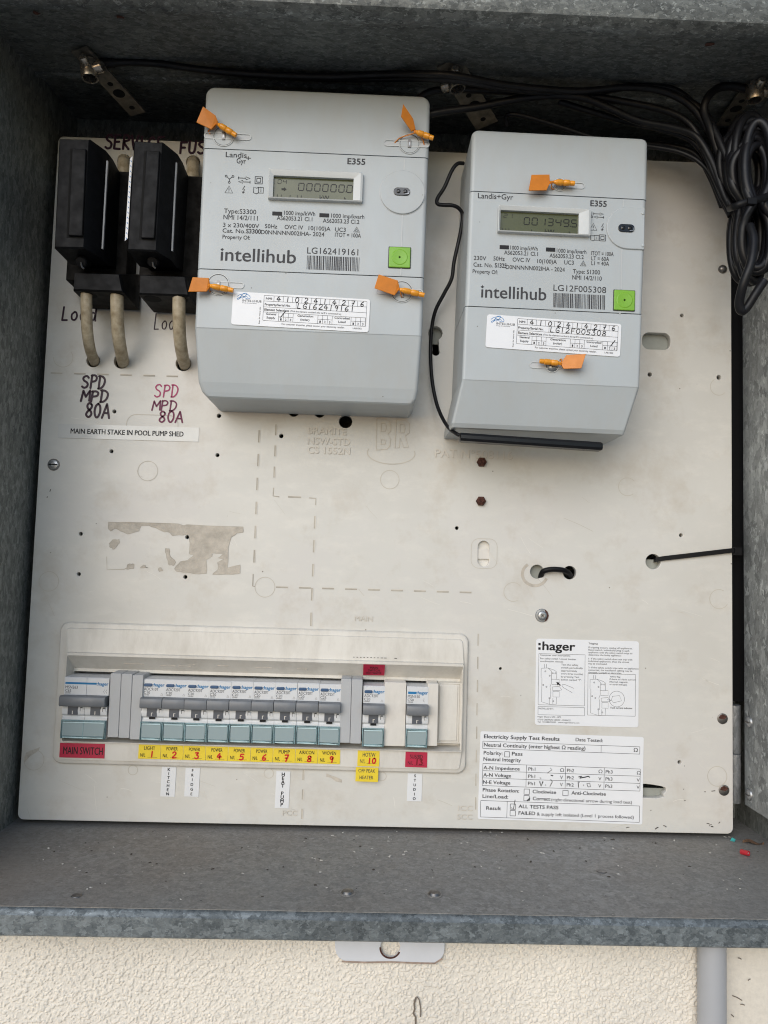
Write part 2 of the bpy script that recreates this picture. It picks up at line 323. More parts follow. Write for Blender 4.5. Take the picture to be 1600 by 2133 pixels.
def catmull(pts, n=6):
    P = [Vector(p) for p in pts]; out = []
    for i in range(len(P) - 1):
        p0 = P[i - 1] if i else P[i] * 2 - P[i + 1]; p1, p2 = P[i], P[i + 1]
        p3 = P[i + 2] if i + 2 < len(P) else P[i + 1] * 2 - P[i]
        for k in range(n):
            u = k / n
            out.append(0.5 * ((2 * p1) + (p2 - p0) * u + (2 * p0 - 5 * p1 + 4 * p2 - p3) * u * u + (3 * p1 - p0 - 3 * p2 + p3) * u ** 3))
    out.append(P[-1]); return out
def rrect(x0, z0, x1, z1, r=0.0, n=5):
    """counter-clockwise rounded rectangle in (x, z)"""
    if x0 > x1: x0, x1 = x1, x0
    if z0 > z1: z0, z1 = z1, z0
    r = max(1e-6, min(r, (x1 - x0) / 2 - 1e-6, (z1 - z0) / 2 - 1e-6)); o = []
    for cx, cz, a0 in ((x1 - r, z0 + r, -90), (x1 - r, z1 - r, 0), (x0 + r, z1 - r, 90), (x0 + r, z0 + r, 180)):
        for k in range(n + 1):
            a = R(a0 + 90 * k / n); o.append((cx + r * math.cos(a), cz + r * math.sin(a)))
    return o
def circ(cx, cz, r, n=24, ph=0): return [(cx + r * math.cos(2 * math.pi * k / n + ph), cz + r * math.sin(2 * math.pi * k / n + ph)) for k in range(n)]
def ccw(o):
    a = sum(o[i][0] * o[(i + 1) % len(o)][1] - o[(i + 1) % len(o)][0] * o[i][1] for i in range(len(o)))
    return list(o) if a > 0 else list(reversed(o))
def inset(o, t):
    n = len(o); out = []
    for i in range(n):
        a, b, c = Vector(o[i - 1]), Vector(o[i]), Vector(o[(i + 1) % n])
        e1 = (b - a); e2 = (c - b)
        if e1.length < 1e-9: e1 = e2
        if e2.length < 1e-9: e2 = e1
        n1 = Vector((-e1.y, e1.x)).normalized(); n2 = Vector((-e2.y, e2.x)).normalized()
        m = (n1 + n2); m = m.normalized() if m.length > 1e-9 else n1
        out.append(tuple(b + m * (t / max(0.4, m.dot(n1)))))
    return out

class MB:
    def __init__(s): s.v = []; s.f = []; s.m = []; s.sl = []; s.fl = []
    def mi(s, mat):
        if mat not in s.sl: s.sl.append(mat)
        return s.sl.index(mat)
    def add(s, vs, fs, mat):
        o = len(s.v); s.v += [tuple(v) for v in vs]; k = s.mi(mat)
        for f in fs: s.f.append(tuple(o + i for i in f)); s.m.append(k)
    def rings(s, rings, mat, cap0=True, cap1=True, closed=True):
        n = len(rings[0]); vs = [p for r in rings for p in r]; fs = []
        for i in range(len(rings) - 1):
            for k in range(n if closed else n - 1):
                a, b = i * n + k, i * n + (k + 1) % n
                fs.append((a, b, b + n, a + n))
        o_ = len(s.f)
        if cap0: s.fl.append(o_ + len(fs)); fs.append(tuple(reversed(range(n))))
        if cap1: s.fl.append(o_ + len(fs))
        if cap1: fs.append(tuple(range((len(rings) - 1) * n, len(rings) * n)))
        s.add(vs, fs, mat)
    def slab(s, outline, d0, d1, mat, bevel=0.0, segs=2, front=None):
        """plate with an (x, z) outline from depth d0 (back) to d1 (towards the viewer)"""
        o = ccw(outline); rs = [[(x, -d0, z) for x, z in o]]
        if bevel:
            for k in range(segs + 1):
                a = R(90 * k / segs); q = inset(o, bevel * (1 - math.cos(a))) if k else o
                rs.append([(x, -(d1 - bevel + bevel * math.sin(a)), z) for x, z in q])
        else: rs.append([(x, -d1, z) for x, z in o])
        s.rings(rs, mat)
    def sheet(s, outline, d, mat):
        o = ccw(outline); s.add([(x, -d, z) for x, z in o], [tuple(range(len(o)))], mat)
    def box(s, x0, x1, y0, y1, z0, z1, mat):
        s.add([(x0, y0, z0), (x1, y0, z0), (x1, y1, z0), (x0, y1, z0), (x0, y0, z1), (x1, y0, z1), (x1, y1, z1), (x0, y1, z1)],
              [(0, 3, 2, 1), (4, 5, 6, 7), (0, 1, 5, 4), (1, 2, 6, 5), (2, 3, 7, 6), (3, 0, 4, 7)], mat)
    def tube(s, pts, r, mat, n=10, sm=0, flatz=1.0):
        P = catmull(pts, sm) if sm else [Vector(p) for p in pts]
        rad = r if callable(r) else (lambda u: r)
        rs = []; up = None
        for i, p in enumerate(P):
            t = (P[min(i + 1, len(P) - 1)] - P[max(i - 1, 0)])
            t = t.normalized() if t.length > 1e-9 else Vector((0, 0, 1))
            if up is None: up = Vector((0, 0, 1)) if abs(t.z) < 0.9 else Vector((0, 1, 0))
            a = (up - t * up.dot(t)).normalized(); b = t.cross(a); up = a
            q = rad(i / max(1, len(P) - 1))
            rs.append([p + (a * math.cos(2 * math.pi * k / n) * flatz + b * math.sin(2 * math.pi * k / n)) * q for k in range(n)])
        s.rings(rs, mat)
    def lathe(s, prof, c, mat, n=20, axis=(0, -1, 0)):
        ax = Vector(axis).normalized(); u = Vector((1, 0, 0)) if abs(ax.x) < 0.9 else Vector((0, 0, 1))
        u = (u - ax * u.dot(ax)).normalized(); v = ax.cross(u); c = Vector(c)
        s.rings([[c + ax * h + (u * math.cos(2 * math.pi * k / n) + v * math.sin(2 * math.pi * k / n)) * r for k in range(n)] for r, h in prof], mat)
    def text(s, t, x, z, h, mat, w=None, d=0.0002, bold=0.0, align='C', maxw=None):
        vs, fs = glyphs(t)
        if not vs: return
        x0 = min(v[0] for v in vs); x1 = max(v[0] for v in vs); k = h / CAP
        kx = w / (x1 - x0) if w else k
        ox = {'C': (x0 + x1) / 2, 'L': x0, 'R': x1}[align]
        n = 1 if bold < 0.003 else 2 if bold < 0.012 else 4
        for i in range(n):                      # heavier lettering: the strokes laid side by side
            sx = (i / (n - 1) - 0.5) * 2 * bold * k if n > 1 else 0; sz = (0.6 * bold * k * (1 if i % 2 else -1)) if n > 1 else 0
            s.add([(x + (a - ox) * kx + sx, -d - i * 0.000012, z + b * k + sz) for a, b in vs], fs, mat)
    def ribbon(s, pts, wd, mat, d=0.0002, closed=False, T=None):
        P = [Vector(p) for p in pts]
        if closed: P = P + [P[0]]
        f = T if T else (lambda a, b: (a, -d, b)); vs = []
        for i, p in enumerate(P):
            if closed: e = P[(i + 1) if i < len(P) - 1 else 1] - P[i - 1 if i else -2]
            else: e = P[min(i + 1, len(P) - 1)] - P[max(0, i - 1)]
            if e.length < 1e-12: e = Vector((1, 0))
            nn = Vector((-e.y, e.x)).normalized() * wd / 2
            vs += [f(*(p + nn)), f(*(p - nn))]
        s.add(vs, [(2 * i, 2 * i + 1, 2 * i + 3, 2 * i + 2) for i in range(len(P) - 1)], mat)
    def line(s, a, b, wd, mat, d=0.0002): s.ribbon([a, b], wd, mat, d)
    def frame(s, x0, z0, x1, z1, wd, mat, d=0.0002, r=0.0): s.ribbon(rrect(x0, z0, x1, z1, r, 3) if r else [(x0, z0), (x1, z0), (x1, z1), (x0, z1)] and rrect(x0, z0, x1, z1, wd * 0.3, 1), wd, mat, d, True)
    def hand(s, t, x0, z0, w_, h_, pen, mat, d=0.0003, slant=0.08, jit=0.04):
        rnd = random.Random(t + str(round(x0, 4))); n = len(t); adv = w_ / n
        for i, ch in enumerate(t):
            if ch not in HAND: continue
            jx, jz, js = rnd.uniform(-jit, jit), rnd.uniform(-jit, jit), rnd.uniform(0.92, 1.08)
            for st in HAND[ch]:
                q = [Vector((x0 + adv * i + (px / 0.7 * 0.88 + jx + (pz - .5) * slant) * adv, z0 + (pz * js + jz) * h_)) for px, pz in st]
                q = [v.to_2d() for v in catmull([(v.x, v.y, 0) for v in q], 4)] if len(q) > 2 and ch not in 'LEFAVMI7' else q
                if ch in 'LEFAVMI7':
                    for a_, b_ in zip(q, q[1:]): s.ribbon([a_, b_], pen, mat, d)
                    for e_ in q: s.sheet(circ(e_.x, e_.y, pen / 2, 8), d + 0.00001, mat)
                else:
                    s.ribbon(q, pen, mat, d)
                    for e_ in (q[0], q[-1]): s.sheet(circ(e_.x, e_.y, pen / 2, 8), d + 0.00001, mat)
    def seg(s, t, x0, z0, w_, h_, th, mat, d, adv=1.35, slant=0.06):
        x = x0
        for ch in t:
            if ch == '.':
                s.sheet(rrect(x - w_ * 0.22, z0, x - w_ * 0.22 + th, z0 + th), d, mat); continue
            if ch != ' ':
                X = lambda px, pz: (x + px * w_ + pz * slant * h_, z0 + pz * h_)
                for g in SEG[ch]:
                    a, b = {'a': ((.08, 1), (.92, 1)), 'b': ((1, .95), (1, .55)), 'c': ((1, .45), (1, .05)), 'd': ((.08, 0), (.92, 0)),
                            'e': ((0, .45), (0, .05)), 'f': ((0, .95), (0, .55)), 'g': ((.1, .5), (.9, .5))}[g]
                    s.ribbon([X(*a), X(*b)], th, mat, d)
            x += w_ * adv
    def build(s, name, parent=None, loc=None, ang=0.0, smooth=38, base=None):
        me = bpy.data.meshes.new(name)
        vs = [tuple(Vector(v) - Vector(base)) for v in s.v] if base is not None else s.v
        me.from_pydata(vs, [], s.f)
        for k in s.sl: me.materials.append(MT[k])
        me.polygons.foreach_set('material_index', s.m)
        me.update()
        if smooth:
            sm_ = [True] * len(me.polygons)
            for i in s.fl: sm_[i] = False
            me.polygons.foreach_set('use_smooth', [True] * len(sm_)); me.set_sharp_from_angle(angle=R(smooth)); me.polygons.foreach_set('use_smooth', sm_); me.update()
        o = bpy.data.objects.new(name, me); COL.objects.link(o)
        if parent: o.parent = parent
        if base is not None: o.location = base
        if loc is not None: o.location = loc
        if ang: o.rotation_euler = (0, ang, 0)
        return o

def tag(o, label=None, cat=None, group=None, kind=None):
    if label: o['label'] = label
    if cat: o['category'] = cat
    if group: o['group'] = group
    if kind: o['kind'] = kind
    return o
def thing(name, label, cat, loc=(0, 0, 0), ang=0.0, group=None):
    o = bpy.data.objects.new(name, None); o.empty_display_size = 0.02; COL.objects.link(o)
    o.location = loc; o.rotation_euler = (0, ang, 0)
    return tag(o, label, cat, group)

def T(F, mb, s, x0, y0, x1, hpx, mat='ink', bold=0.006, d=0.0002):
    """lettering between two photo columns on a frame's plane"""
    x, z = F.l((x0 + x1) / 2, y0)
    mb.text(s, x, z, hpx * F.k, mat, w=(x1 - x0) * F.k, d=d, bold=bold)

# ================================================================== THE PLACE
# ---- ground, for the light it throws back up
g = MB(); g.add([(-8, -9, -1.2), (8, -9, -1.2), (8, 0.3, -1.2), (-8, 0.3, -1.2)], [(0, 1, 2, 3)], 'ground')
tag(g.build('ground', smooth=0), kind='structure')

# ---- rendered wall around the box
BX0, BX1 = -0.291, 0.312         # box inner faces
YL = -0.139                      # box front
YW = -0.115                      # wall face
ZF = -0.004                      # box floor
wall = thing('rendered_wall', 'cream stucco wall beneath the galvanised box', 'wall', (0, YW, -1.2))
def wall_piece(x0, x1, z0, z1, mat, name):
    b = MB(); b.box(x0, x1, 0, 0.2, z0 + 1.2, z1 + 1.2, mat); return b.build(name, wall, smooth=0)
sp0 = at(1504, 2050, 0.115).x
# bumpy render of the part the photo shows, as real relief
import numpy as np
def value_noise(nx, nz, cx, cz, seed):
    rg = np.random.RandomState(seed); gx = int(cx) + 3; gz = int(cz) + 3
    G = rg.rand(gz, gx); u = np.linspace(0, cx, nx); v = np.linspace(0, cz, nz)
    i = u.astype(int); j = v.astype(int); fu = u - i; fv = v - j
    fu = fu * fu * (3 - 2 * fu); fv = fv * fv * (3 - 2 * fv)
    a = G[np.ix_(j, i)]; b_ = G[np.ix_(j, i + 1)]; c = G[np.ix_(j + 1, i)]; d_ = G[np.ix_(j + 1, i + 1)]
    return (a * (1 - fu) + b_ * fu) * (1 - fv)[:, None] + (c * (1 - fu) + d_ * fu) * fv[:, None]
X0, X1, Z0, Z1 = -0.30, sp0, -0.135, -0.018
nx, nz = 1500, 330
wx, wz = X1 - X0, Z1 - Z0
vn = lambda p, sd: value_noise(nx, nz, wx / p, wz / p, sd)
h1, h2, h3, h4 = vn(0.0011, 3), vn(0.0021, 5), vn(0.0008, 9), vn(0.03, 13)
hh = np.clip((h1 * 0.62 + h2 * 0.38 - 0.50 - 0.10 * (h4 - .5)) / 0.16, 0, 1) * 0.0007 + h1 * 0.00015 + h3 * 0.00035
gx, gz = np.meshgrid(np.linspace(X0, X1, nx), np.linspace(Z0, Z1, nz))
vs = np.stack([gx, -hh, gz + 1.2], -1).reshape(-1, 3)
ii = np.arange(nx * nz).reshape(nz, nx)
fs = np.stack([ii[:-1, :-1], ii[:-1, 1:], ii[1:, 1:], ii[1:, :-1]], -1).reshape(-1, 4)
me = bpy.data.meshes.new('stucco_face'); nf = len(fs)
me.vertices.add(len(vs)); me.vertices.foreach_set('co', vs.ravel()); me.loops.add(nf * 4); me.loops.foreach_set('vertex_index', fs.ravel())
me.polygons.add(nf); me.polygons.foreach_set('loop_start', np.arange(nf) * 4); me.polygons.foreach_set('loop_total', np.full(nf, 4))
me.update(); me.validate(); me.materials.append(MT['stucco'])
me.polygons.foreach_set('use_smooth', [True] * nf)
o = bpy.data.objects.new('stucco_face', me); COL.objects.link(o); o.parent = wall
wall_piece(-3, X0, -1.2, 1.6, 'stucco', 'stucco_face')
wall_piece(X0, sp0, -1.2, Z0, 'stucco', 'stucco_face')
wall_piece(sp0, 3, -1.2, Z1, 'stucco2', 'smooth_render')
wall_piece(0.316, 3, Z1, 1.6, 'stucco', 'stucco_face')
wall_piece(X0, 0.316, 0.612, 1.6, 'stucco', 'stucco_face')
b = MB()
cr = [(868, 2077), (873, 2083), (876, 2098), (877, 2112), (876, 2120)]
cl = [(867, 2079), (863, 2092), (864, 2104), (861, 2112), (866, 2120), (866, 2160)]
for q, wd in ((cr, 0.0007), (cl, 0.0011)):
    pts = [at(x, y, 0.1172) for x, y in q]; b.ribbon([(p.x, p.z + 1.2) for p in pts], wd, 'wallcrack', d=0.0016)
b.build('crack', wall, smooth=0)
b = MB()
for (x, y, l, a) in ((1540, 1996, 8, -20), (1535, 2078, 22, -25), (1546, 2092, 9, -10), (1560, 2040, 6, 30), (1525, 2115, 7, -40)):
    p = at(x, y, 0.115); dx = l * 0.00016 * math.cos(R(a)); dz = l * 0.00016 * math.sin(R(a))
    b.ribbon([(p.x - dx, p.z + 1.2 - dz), (p.x, p.z + 1.2 + 0.0003), (p.x + dx, p.z + 1.2 + dz)], 0.0006, 'wallcrack', d=0.0006)
b.build('scuff', wall, smooth=0)

# ---- the galvanised box
box = thing('meter_box', 'open galvanised steel box enclosing the cream board', 'meter box', (0, 0, ZF))
zo = -ZF
TZ0, TZ1 = 0.571, 0.604          # ceiling: lower at the front
def sheet3(b, quad, t, mat):
    q = [Vector(p) for p in quad]; n = (q[1] - q[0]).cross(q[3] - q[0]).normalized() * t
    b.rings([[p + n for p in q], q], mat)
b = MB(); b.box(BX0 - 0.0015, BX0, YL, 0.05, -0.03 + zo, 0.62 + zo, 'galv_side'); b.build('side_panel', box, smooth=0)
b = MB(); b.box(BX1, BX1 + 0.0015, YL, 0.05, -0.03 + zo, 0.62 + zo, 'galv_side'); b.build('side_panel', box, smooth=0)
b = MB(); b.box(BX0, BX1, 0.05, 0.0515, -0.01 + zo, 0.62 + zo, 'galv_side'); b.build('back_panel', box, smooth=0)
# top: sloping sheet, a fold part way, rolled front flange
b = MB()
prof = [(YL - 0.013, 0.612), (YL - 0.005, 0.579), (YL - 0.003, 0.5745), (YL + 0.002, 0.572), (YL + 0.0100, 0.5722), (YL + 0.0130, 0.5738), (-0.036, 0.5905), (-0.033, 0.5893), (-0.030, 0.5897), (-0.027, 0.5925), (0.05, 0.605)]
up = [(y, z + 0.0016) for y, z in prof]
n = len(prof)
ring0 = [(BX0, y, z + zo) for y, z in prof + up[::-1]]; ring1 = [(BX1, y, z + zo) for y, z in prof + up[::-1]]
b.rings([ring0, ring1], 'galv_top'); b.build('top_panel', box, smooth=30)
# floor and its rolled front lip
b = MB(); b.box(BX0, BX1, YL + 0.003, 0.05, -0.0015, 0.0, 'galv_floor'); b.build('floor_panel', box, smooth=0)
b = MB()
lp = [(YL + 0.003, -0.0004), (YL + 0.0022, -0.0004), (YL + 0.0010, -0.0010), (YL + 0.0002, -0.0024), (YL - 0.0010, -0.0036), (YL - 0.0010, -0.0150), (YL + 0.0005, -0.0163), (YL + 0.020, -0.0165), (YL + 0.020, -0.0140), (YL + 0.004, -0.0140), (YL + 0.003, -0.0020)]
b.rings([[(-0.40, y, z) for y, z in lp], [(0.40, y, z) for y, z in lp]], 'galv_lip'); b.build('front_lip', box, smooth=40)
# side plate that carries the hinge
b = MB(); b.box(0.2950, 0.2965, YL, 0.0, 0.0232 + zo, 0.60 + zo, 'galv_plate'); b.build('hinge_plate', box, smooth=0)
# rust spots on the ceiling and screws in the floor
b = MB()
for px, py, r in ((75, 26, 0.0042), (250, 35, 0.0036), (1478, 92, 0.0042)):
    p = atz(px, py, 0.578)
    for z in (0.5735, 0.577, 0.581, 0.585):
        p = atz(px, py, z); zz = 0.5738 + (p.y - (YL + 0.013)) * (0.5905 - 0.5738) / (-0.036 - YL - 0.013)
        if abs(zz - z) < 0.0022: break
    p = atz(px, py, zz); b = MB()
    b.add([(p.x + r * math.cos(k * 0.785) * random.uniform(.5, 1.1), p.y + r * 0.8 * math.sin(k * 0.785) * random.uniform(.5, 1.1), zz + zo - 0.0004 + (r * 0.8 * math.sin(k * 0.785)) * 0.18) for k in range(8)], [tuple(range(8))], 'rust')
    b.build('rust_spot', box, smooth=0)
for px, py, r, mt in ((724, 1861, 0.0042, 'steeldark'), (905, 1864, 0.0042, 'steeldark'), (160, 1866, 0.0034, 'steeldark'), (1253, 1815, 0.004, 'steeldark')):
    p = atz(px, py, ZF); b = MB()
    if r > 0.0041:
        b.lathe([(r * 1.25, 0.0001), (r * 1.25, 0.0004), (r, 0.0005), (r * 0.9, 0.0012), (r * 0.55, 0.0014)], (0, 0, 0), 'galv_floor', 18, (0, 0, 1))
        b.lathe([(r, 0.0006), (r * 0.8, 0.0019), (r * 0.3, 0.0022)], (0, 0, 0), mt, 18, (0, 0, 1))
        b.box(-r * 0.7, r * 0.7, -0.0004, 0.0004, 0.0020, 0.0024, 'steeldark')
        b.build('floor_screw', box, (p.x, p.y, 0))
    else:
        b.lathe([(r, 0.0001), (r * 0.9, 0.0005), (r * 0.4, 0.0007)], (0, 0, 0), mt, 12, (0, 0, 1)); b.build('rust_spot', box, (p.x, p.y, 0))
# locking tab below the lip
b = MB()
F = Frame((700, 1962), (925, 1967), 0.1165)
x0, zt = F.l(700, 1940); x1, zb = F.l(924, 2004); cx, cz = F.l(813, 1971)
cu = bpy.data.curves.new('c', 'CURVE'); cu.dimensions = '2D'; cu.fill_mode = 'BOTH'; cu.extrude = 0.0012; cu.bevel_depth = 0.0003
def spline(cu, pts):
    s = cu.splines.new('POLY'); s.points.add(len(pts) - 1); s.use_cyclic_u = True
    for i, (x, y) in enumerate(pts): s.points[i].co = (x, y, 0, 1)
def curve_mesh(cu):
    """filled flat curve (x, y) -> mesh standing in (x, z)"""
    o = bpy.data.objects.new('c', cu); COL.objects.link(o)
    me = bpy.data.meshes.new_from_object(o.evaluated_get(bpy.context.evaluated_depsgraph_get()))
    bpy.data.objects.remove(o); bpy.data.curves.remove(cu)
    for v in me.vertices: x, y, z = v.co; v.co = (x, -z, y)
    return me
spline(cu, rrect(x0, zb, x1, zt + 0.004, 0.0085, 6)); spline(cu, list(reversed(circ(cx, cz, 21.5 * F.k, 28))))
me = curve_mesh(cu); me.materials.append(MT['tab'])
o = bpy.data.objects.new('locking_tab', me); COL.objects.link(o); o.parent = box; o.location = F.o - Vector((0, 0, ZF)); o.rotation_euler = (0, F.ang, 0)
b = MB()
b.ribbon([F.l(712, 2000), F.l(760, 2002), F.l(813, 2001), F.l(860, 2003), F.l(905, 2004), F.l(921, 1994)], 0.0011, 'tabstain', d=0.0017)
b.ribbon([(cx + 21 * F.k * math.cos(R(a)), cz + 21 * F.k * math.sin(R(a))) for a in range(180, 345, 12)], 0.0011, 'rust', d=0.0017)
o = b.build('stain', box, F.o - Vector((0, 0, ZF)), F.ang, smooth=0)
# hinge knuckles at the right edge
hx = 0.2896
hg = MB(); y_ = 0.006
za, zb_, zc = at(1538, 1470).z, at(1538, 1572).z, at(1538, 1676).z
hg.lathe([(0.0046, 0), (0.0050, 0.0005), (0.0050, za - zb_ - 0.0006), (0.0046, za - zb_ - 0.0003)], (hx, y_, zb_ + zo), 'galv_knuckle', 20, (0, 0, 1))
hg.lathe([(0.0046, 0), (0.0050, 0.0005), (0.0050, zb_ - zc - 0.0008), (0.0046, zb_ - zc - 0.0004)], (hx, y_, zc + zo), 'galv_knuckle', 20, (0, 0, 1))
hg.build('hinge_knuckle', box, smooth=40)
for py in (1504, 1655):
    p = atx(1561, py, 0.295); s = MB()
    s.lathe([(0.0048, 0.0), (0.0044, 0.0012), (0.002, 0.0022)], (0, 0, 0), 'steel', 16, (-1, 0, 0)); s.box(-0.0024, -0.002, -0.0036, 0.0036, -0.0005, 0.0005, 'steeldark')
    s.build('hinge_screw', box, (p.x, p.y, p.z + zo))

# ---- conduit at lower right
p0 = at(1477, 1985, 0.122); p1 = at(1480, 2200, 0.122)
b = MB(); rr_ = 0.5 * 55 / FPX * (0.6045 - 0.122)
b.lathe([(rr_ * 0.9, 0), (rr_, 0.0), (rr_, 1.17), (rr_ * 0.9, 1.17)], (0, 0, 0), 'conduit', 32, (0, 0, 1))
o = b.build('conduit', None, (p1.x, -0.124, -1.19)); tag(o, 'grey plastic conduit running down the cream wall below the box', 'conduit')

# ================================================================== THE BOARD
BW, BH, BT = 0.285, 0.5586, 0.006
board = thing('mounting_board', 'cream switchboard panel drilled with holes and fixed inside the box', 'board', (0, 0, 0))
cu = bpy.data.curves.new('c', 'CURVE'); cu.dimensions = '2D'; cu.fill_mode = 'BOTH'; cu.extrude = BT / 2 - 0.0004; cu.bevel_depth = 0.0004; cu.bevel_resolution = 1
spline(cu, rrect(-BW, 0, BW, BH, 0.0045, 5))
def hole(pts): spline(cu, list(reversed(ccw(pts))))
PXM = 1 / 2547.0   # metres per photo pixel on the board
def P2(px, py, d=0): p = at(px, py, d); return (p.x, p.z)
for px, py, r in ((194, 751, 15), (253, 752, 17), (382, 757, 17), (238, 857, 5), (456, 866, 5.5), (232, 940, 5), (453, 948, 5), (168, 1112, 5), (390, 1119, 5),
                  (164, 1196, 5), (386, 1202, 5), (586, 908, 5.5), (952, 1100, 4.8), (1050, 924, 4.5), (1354, 780, 5.5), (1421, 657, 5), (1498, 786, 6), (1419, 1115, 5),
                  (1416, 1588, 5), (720, 878, 15), (1119, 1191, 15.5), (1187, 1193, 15), (1361, 1170, 17), (1043, 1393, 4), (402, 337, 16), (258, 334, 15), (612, 857, 12), (666, 859, 12)):
    hole(circ(*P2(px, py), r * PXM, 24 if r > 8 else 14))
kx, kz = P2(907, 694); k2x, k2z = P2(908, 733)
hole([(kx + 16 * PXM * math.cos(R(a)), kz + 16 * PXM * math.sin(R(a))) for a in range(-60, 241, 12)] + [(k2x + 9 * PXM * math.cos(R(a)), k2z + 9 * PXM * math.sin(R(a))) for a in range(150, 391, 20)])
ax, az = P2(1337, 728); bx_, bz_ = P2(1398, 693); hole(rrect(ax, az, bx_, bz_, 16 * PXM, 6))
ax, az = P2(994, 1181); bx_, bz_ = P2(1021, 1126); hole(rrect(ax, az, bx_, bz_, 13 * PXM, 6))
rag = [(1310, 1634), (1345, 1632), (1362, 1634), (1378, 1637), (1388, 1640), (1389, 1648), (1383, 1654), (1384, 1661), (1366, 1664), (1340, 1663), (1310, 1662)]
hole([P2(*q) for q in rag])
FS = Frame((127, 1293.5), (978, 1319), 0.0)         # frame of the breaker surround
def fs(px, py): x, z = FS.l(px, py); c, s_ = math.cos(FS.ang), math.sin(FS.ang); return (FS.o.x + x * c + z * s_, FS.o.z - x * s_ + z * c)
hole([fs(144, 1368), fs(964, 1391), fs(959, 1568), fs(135, 1546)])
me = curve_mesh(cu); me.materials.append(MT['board'])
o = bpy.data.objects.new('board_panel', me); COL.objects.link(o); o.parent = board; o.location = (0, BT / 2, 0)
me.polygons.foreach_set('use_smooth', [True] * len(me.polygons)); me.set_sharp_from_angle(angle=R(30))

# ---- moulded marks: dashed lines, rings, lettering
gr = MB()
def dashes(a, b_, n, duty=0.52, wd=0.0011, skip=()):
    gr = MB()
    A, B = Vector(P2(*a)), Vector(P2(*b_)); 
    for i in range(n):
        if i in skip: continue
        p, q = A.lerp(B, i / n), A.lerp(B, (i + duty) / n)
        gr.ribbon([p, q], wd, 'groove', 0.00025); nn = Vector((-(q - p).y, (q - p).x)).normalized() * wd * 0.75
        gr.ribbon([p + nn, q + nn], wd * 0.5, 'moulded', 0.0003)  # dark strip paints the groove's shade, the paler one its edge
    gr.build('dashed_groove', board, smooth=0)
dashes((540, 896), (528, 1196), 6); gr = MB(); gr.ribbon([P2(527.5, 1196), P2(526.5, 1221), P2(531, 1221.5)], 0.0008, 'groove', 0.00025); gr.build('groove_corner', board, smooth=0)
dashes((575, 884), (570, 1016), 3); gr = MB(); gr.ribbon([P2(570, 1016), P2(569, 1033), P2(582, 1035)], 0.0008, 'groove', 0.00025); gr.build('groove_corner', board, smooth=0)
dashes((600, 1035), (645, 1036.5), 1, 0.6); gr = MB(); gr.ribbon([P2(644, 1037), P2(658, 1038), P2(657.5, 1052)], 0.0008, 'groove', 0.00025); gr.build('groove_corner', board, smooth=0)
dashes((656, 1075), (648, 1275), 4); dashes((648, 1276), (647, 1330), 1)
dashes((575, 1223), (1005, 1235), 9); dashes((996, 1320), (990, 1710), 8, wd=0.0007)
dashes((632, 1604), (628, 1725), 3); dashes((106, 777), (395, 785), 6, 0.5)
rg = MB()
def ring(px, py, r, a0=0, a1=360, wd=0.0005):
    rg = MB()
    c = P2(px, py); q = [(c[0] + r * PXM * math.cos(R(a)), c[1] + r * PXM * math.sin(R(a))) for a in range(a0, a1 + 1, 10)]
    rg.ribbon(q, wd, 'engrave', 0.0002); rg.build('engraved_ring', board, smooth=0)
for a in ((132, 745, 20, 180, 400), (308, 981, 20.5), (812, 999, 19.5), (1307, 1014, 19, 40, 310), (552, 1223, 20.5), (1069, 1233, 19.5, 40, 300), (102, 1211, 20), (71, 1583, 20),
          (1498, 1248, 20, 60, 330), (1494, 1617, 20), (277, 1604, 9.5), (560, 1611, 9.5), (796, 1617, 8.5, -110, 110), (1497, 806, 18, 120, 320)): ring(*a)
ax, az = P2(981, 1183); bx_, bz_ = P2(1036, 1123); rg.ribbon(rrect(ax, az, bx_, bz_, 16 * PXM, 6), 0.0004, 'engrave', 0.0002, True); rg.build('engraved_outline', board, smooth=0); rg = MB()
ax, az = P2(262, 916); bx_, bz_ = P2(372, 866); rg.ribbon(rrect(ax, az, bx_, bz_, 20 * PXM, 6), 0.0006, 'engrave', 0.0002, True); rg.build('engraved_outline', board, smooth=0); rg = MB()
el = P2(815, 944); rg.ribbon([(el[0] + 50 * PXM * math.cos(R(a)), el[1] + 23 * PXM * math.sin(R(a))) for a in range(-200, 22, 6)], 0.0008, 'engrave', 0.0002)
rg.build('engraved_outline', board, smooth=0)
em = MB()
def emboss(s, x0, y, x1, h, bold=0.0, mat='moulded'):
    em = MB()
    c = P2((x0 + x1) / 2, y)
    em.text(s, c[0] + 0.0003, c[1] - 0.0004, h * PXM, 'engrave', w=(x1 - x0) * PXM, d=0.0003, bold=bold)  # darker offset copy paints the shade beside the raised letters
    em.text(s, c[0], c[1], h * PXM, mat, w=(x1 - x0) * PXM, d=0.0006, bold=bold); em.build('moulded_lettering', board, smooth=0)
emboss('BRAMITE', 641, 904.5, 722, 14, 0.008); emboss('NSW-STD', 641, 926, 729, 14, 0.008); emboss('CS 1552N', 641, 945, 729, 14, 0.008)
emboss('PAT Nº508116', 905, 954, 1069, 17, 0.005); emboss('PCC', 589, 1698, 618, 10); emboss('ICC', 954, 1688, 984, 10); emboss('SCC', 952, 1706, 983, 10); emboss('MAIN', 739, 1293, 776, 10)
def outl(pts, wd=0.0007): em.ribbon([P2(*q) for q in pts], wd, 'engrave', 0.0003); em.ribbon([(P2(*q)[0] - 0.0004, P2(*q)[1] + 0.0005) for q in pts], wd * 0.7, 'moulded', 0.0004)  # dark outline painted as shade, paler offset line as the lit edge
outl([(785, 872), (784, 938), (806, 936), (812, 930), (814, 915), (808, 905), (814, 898), (814, 880), (806, 873), (785, 872)])
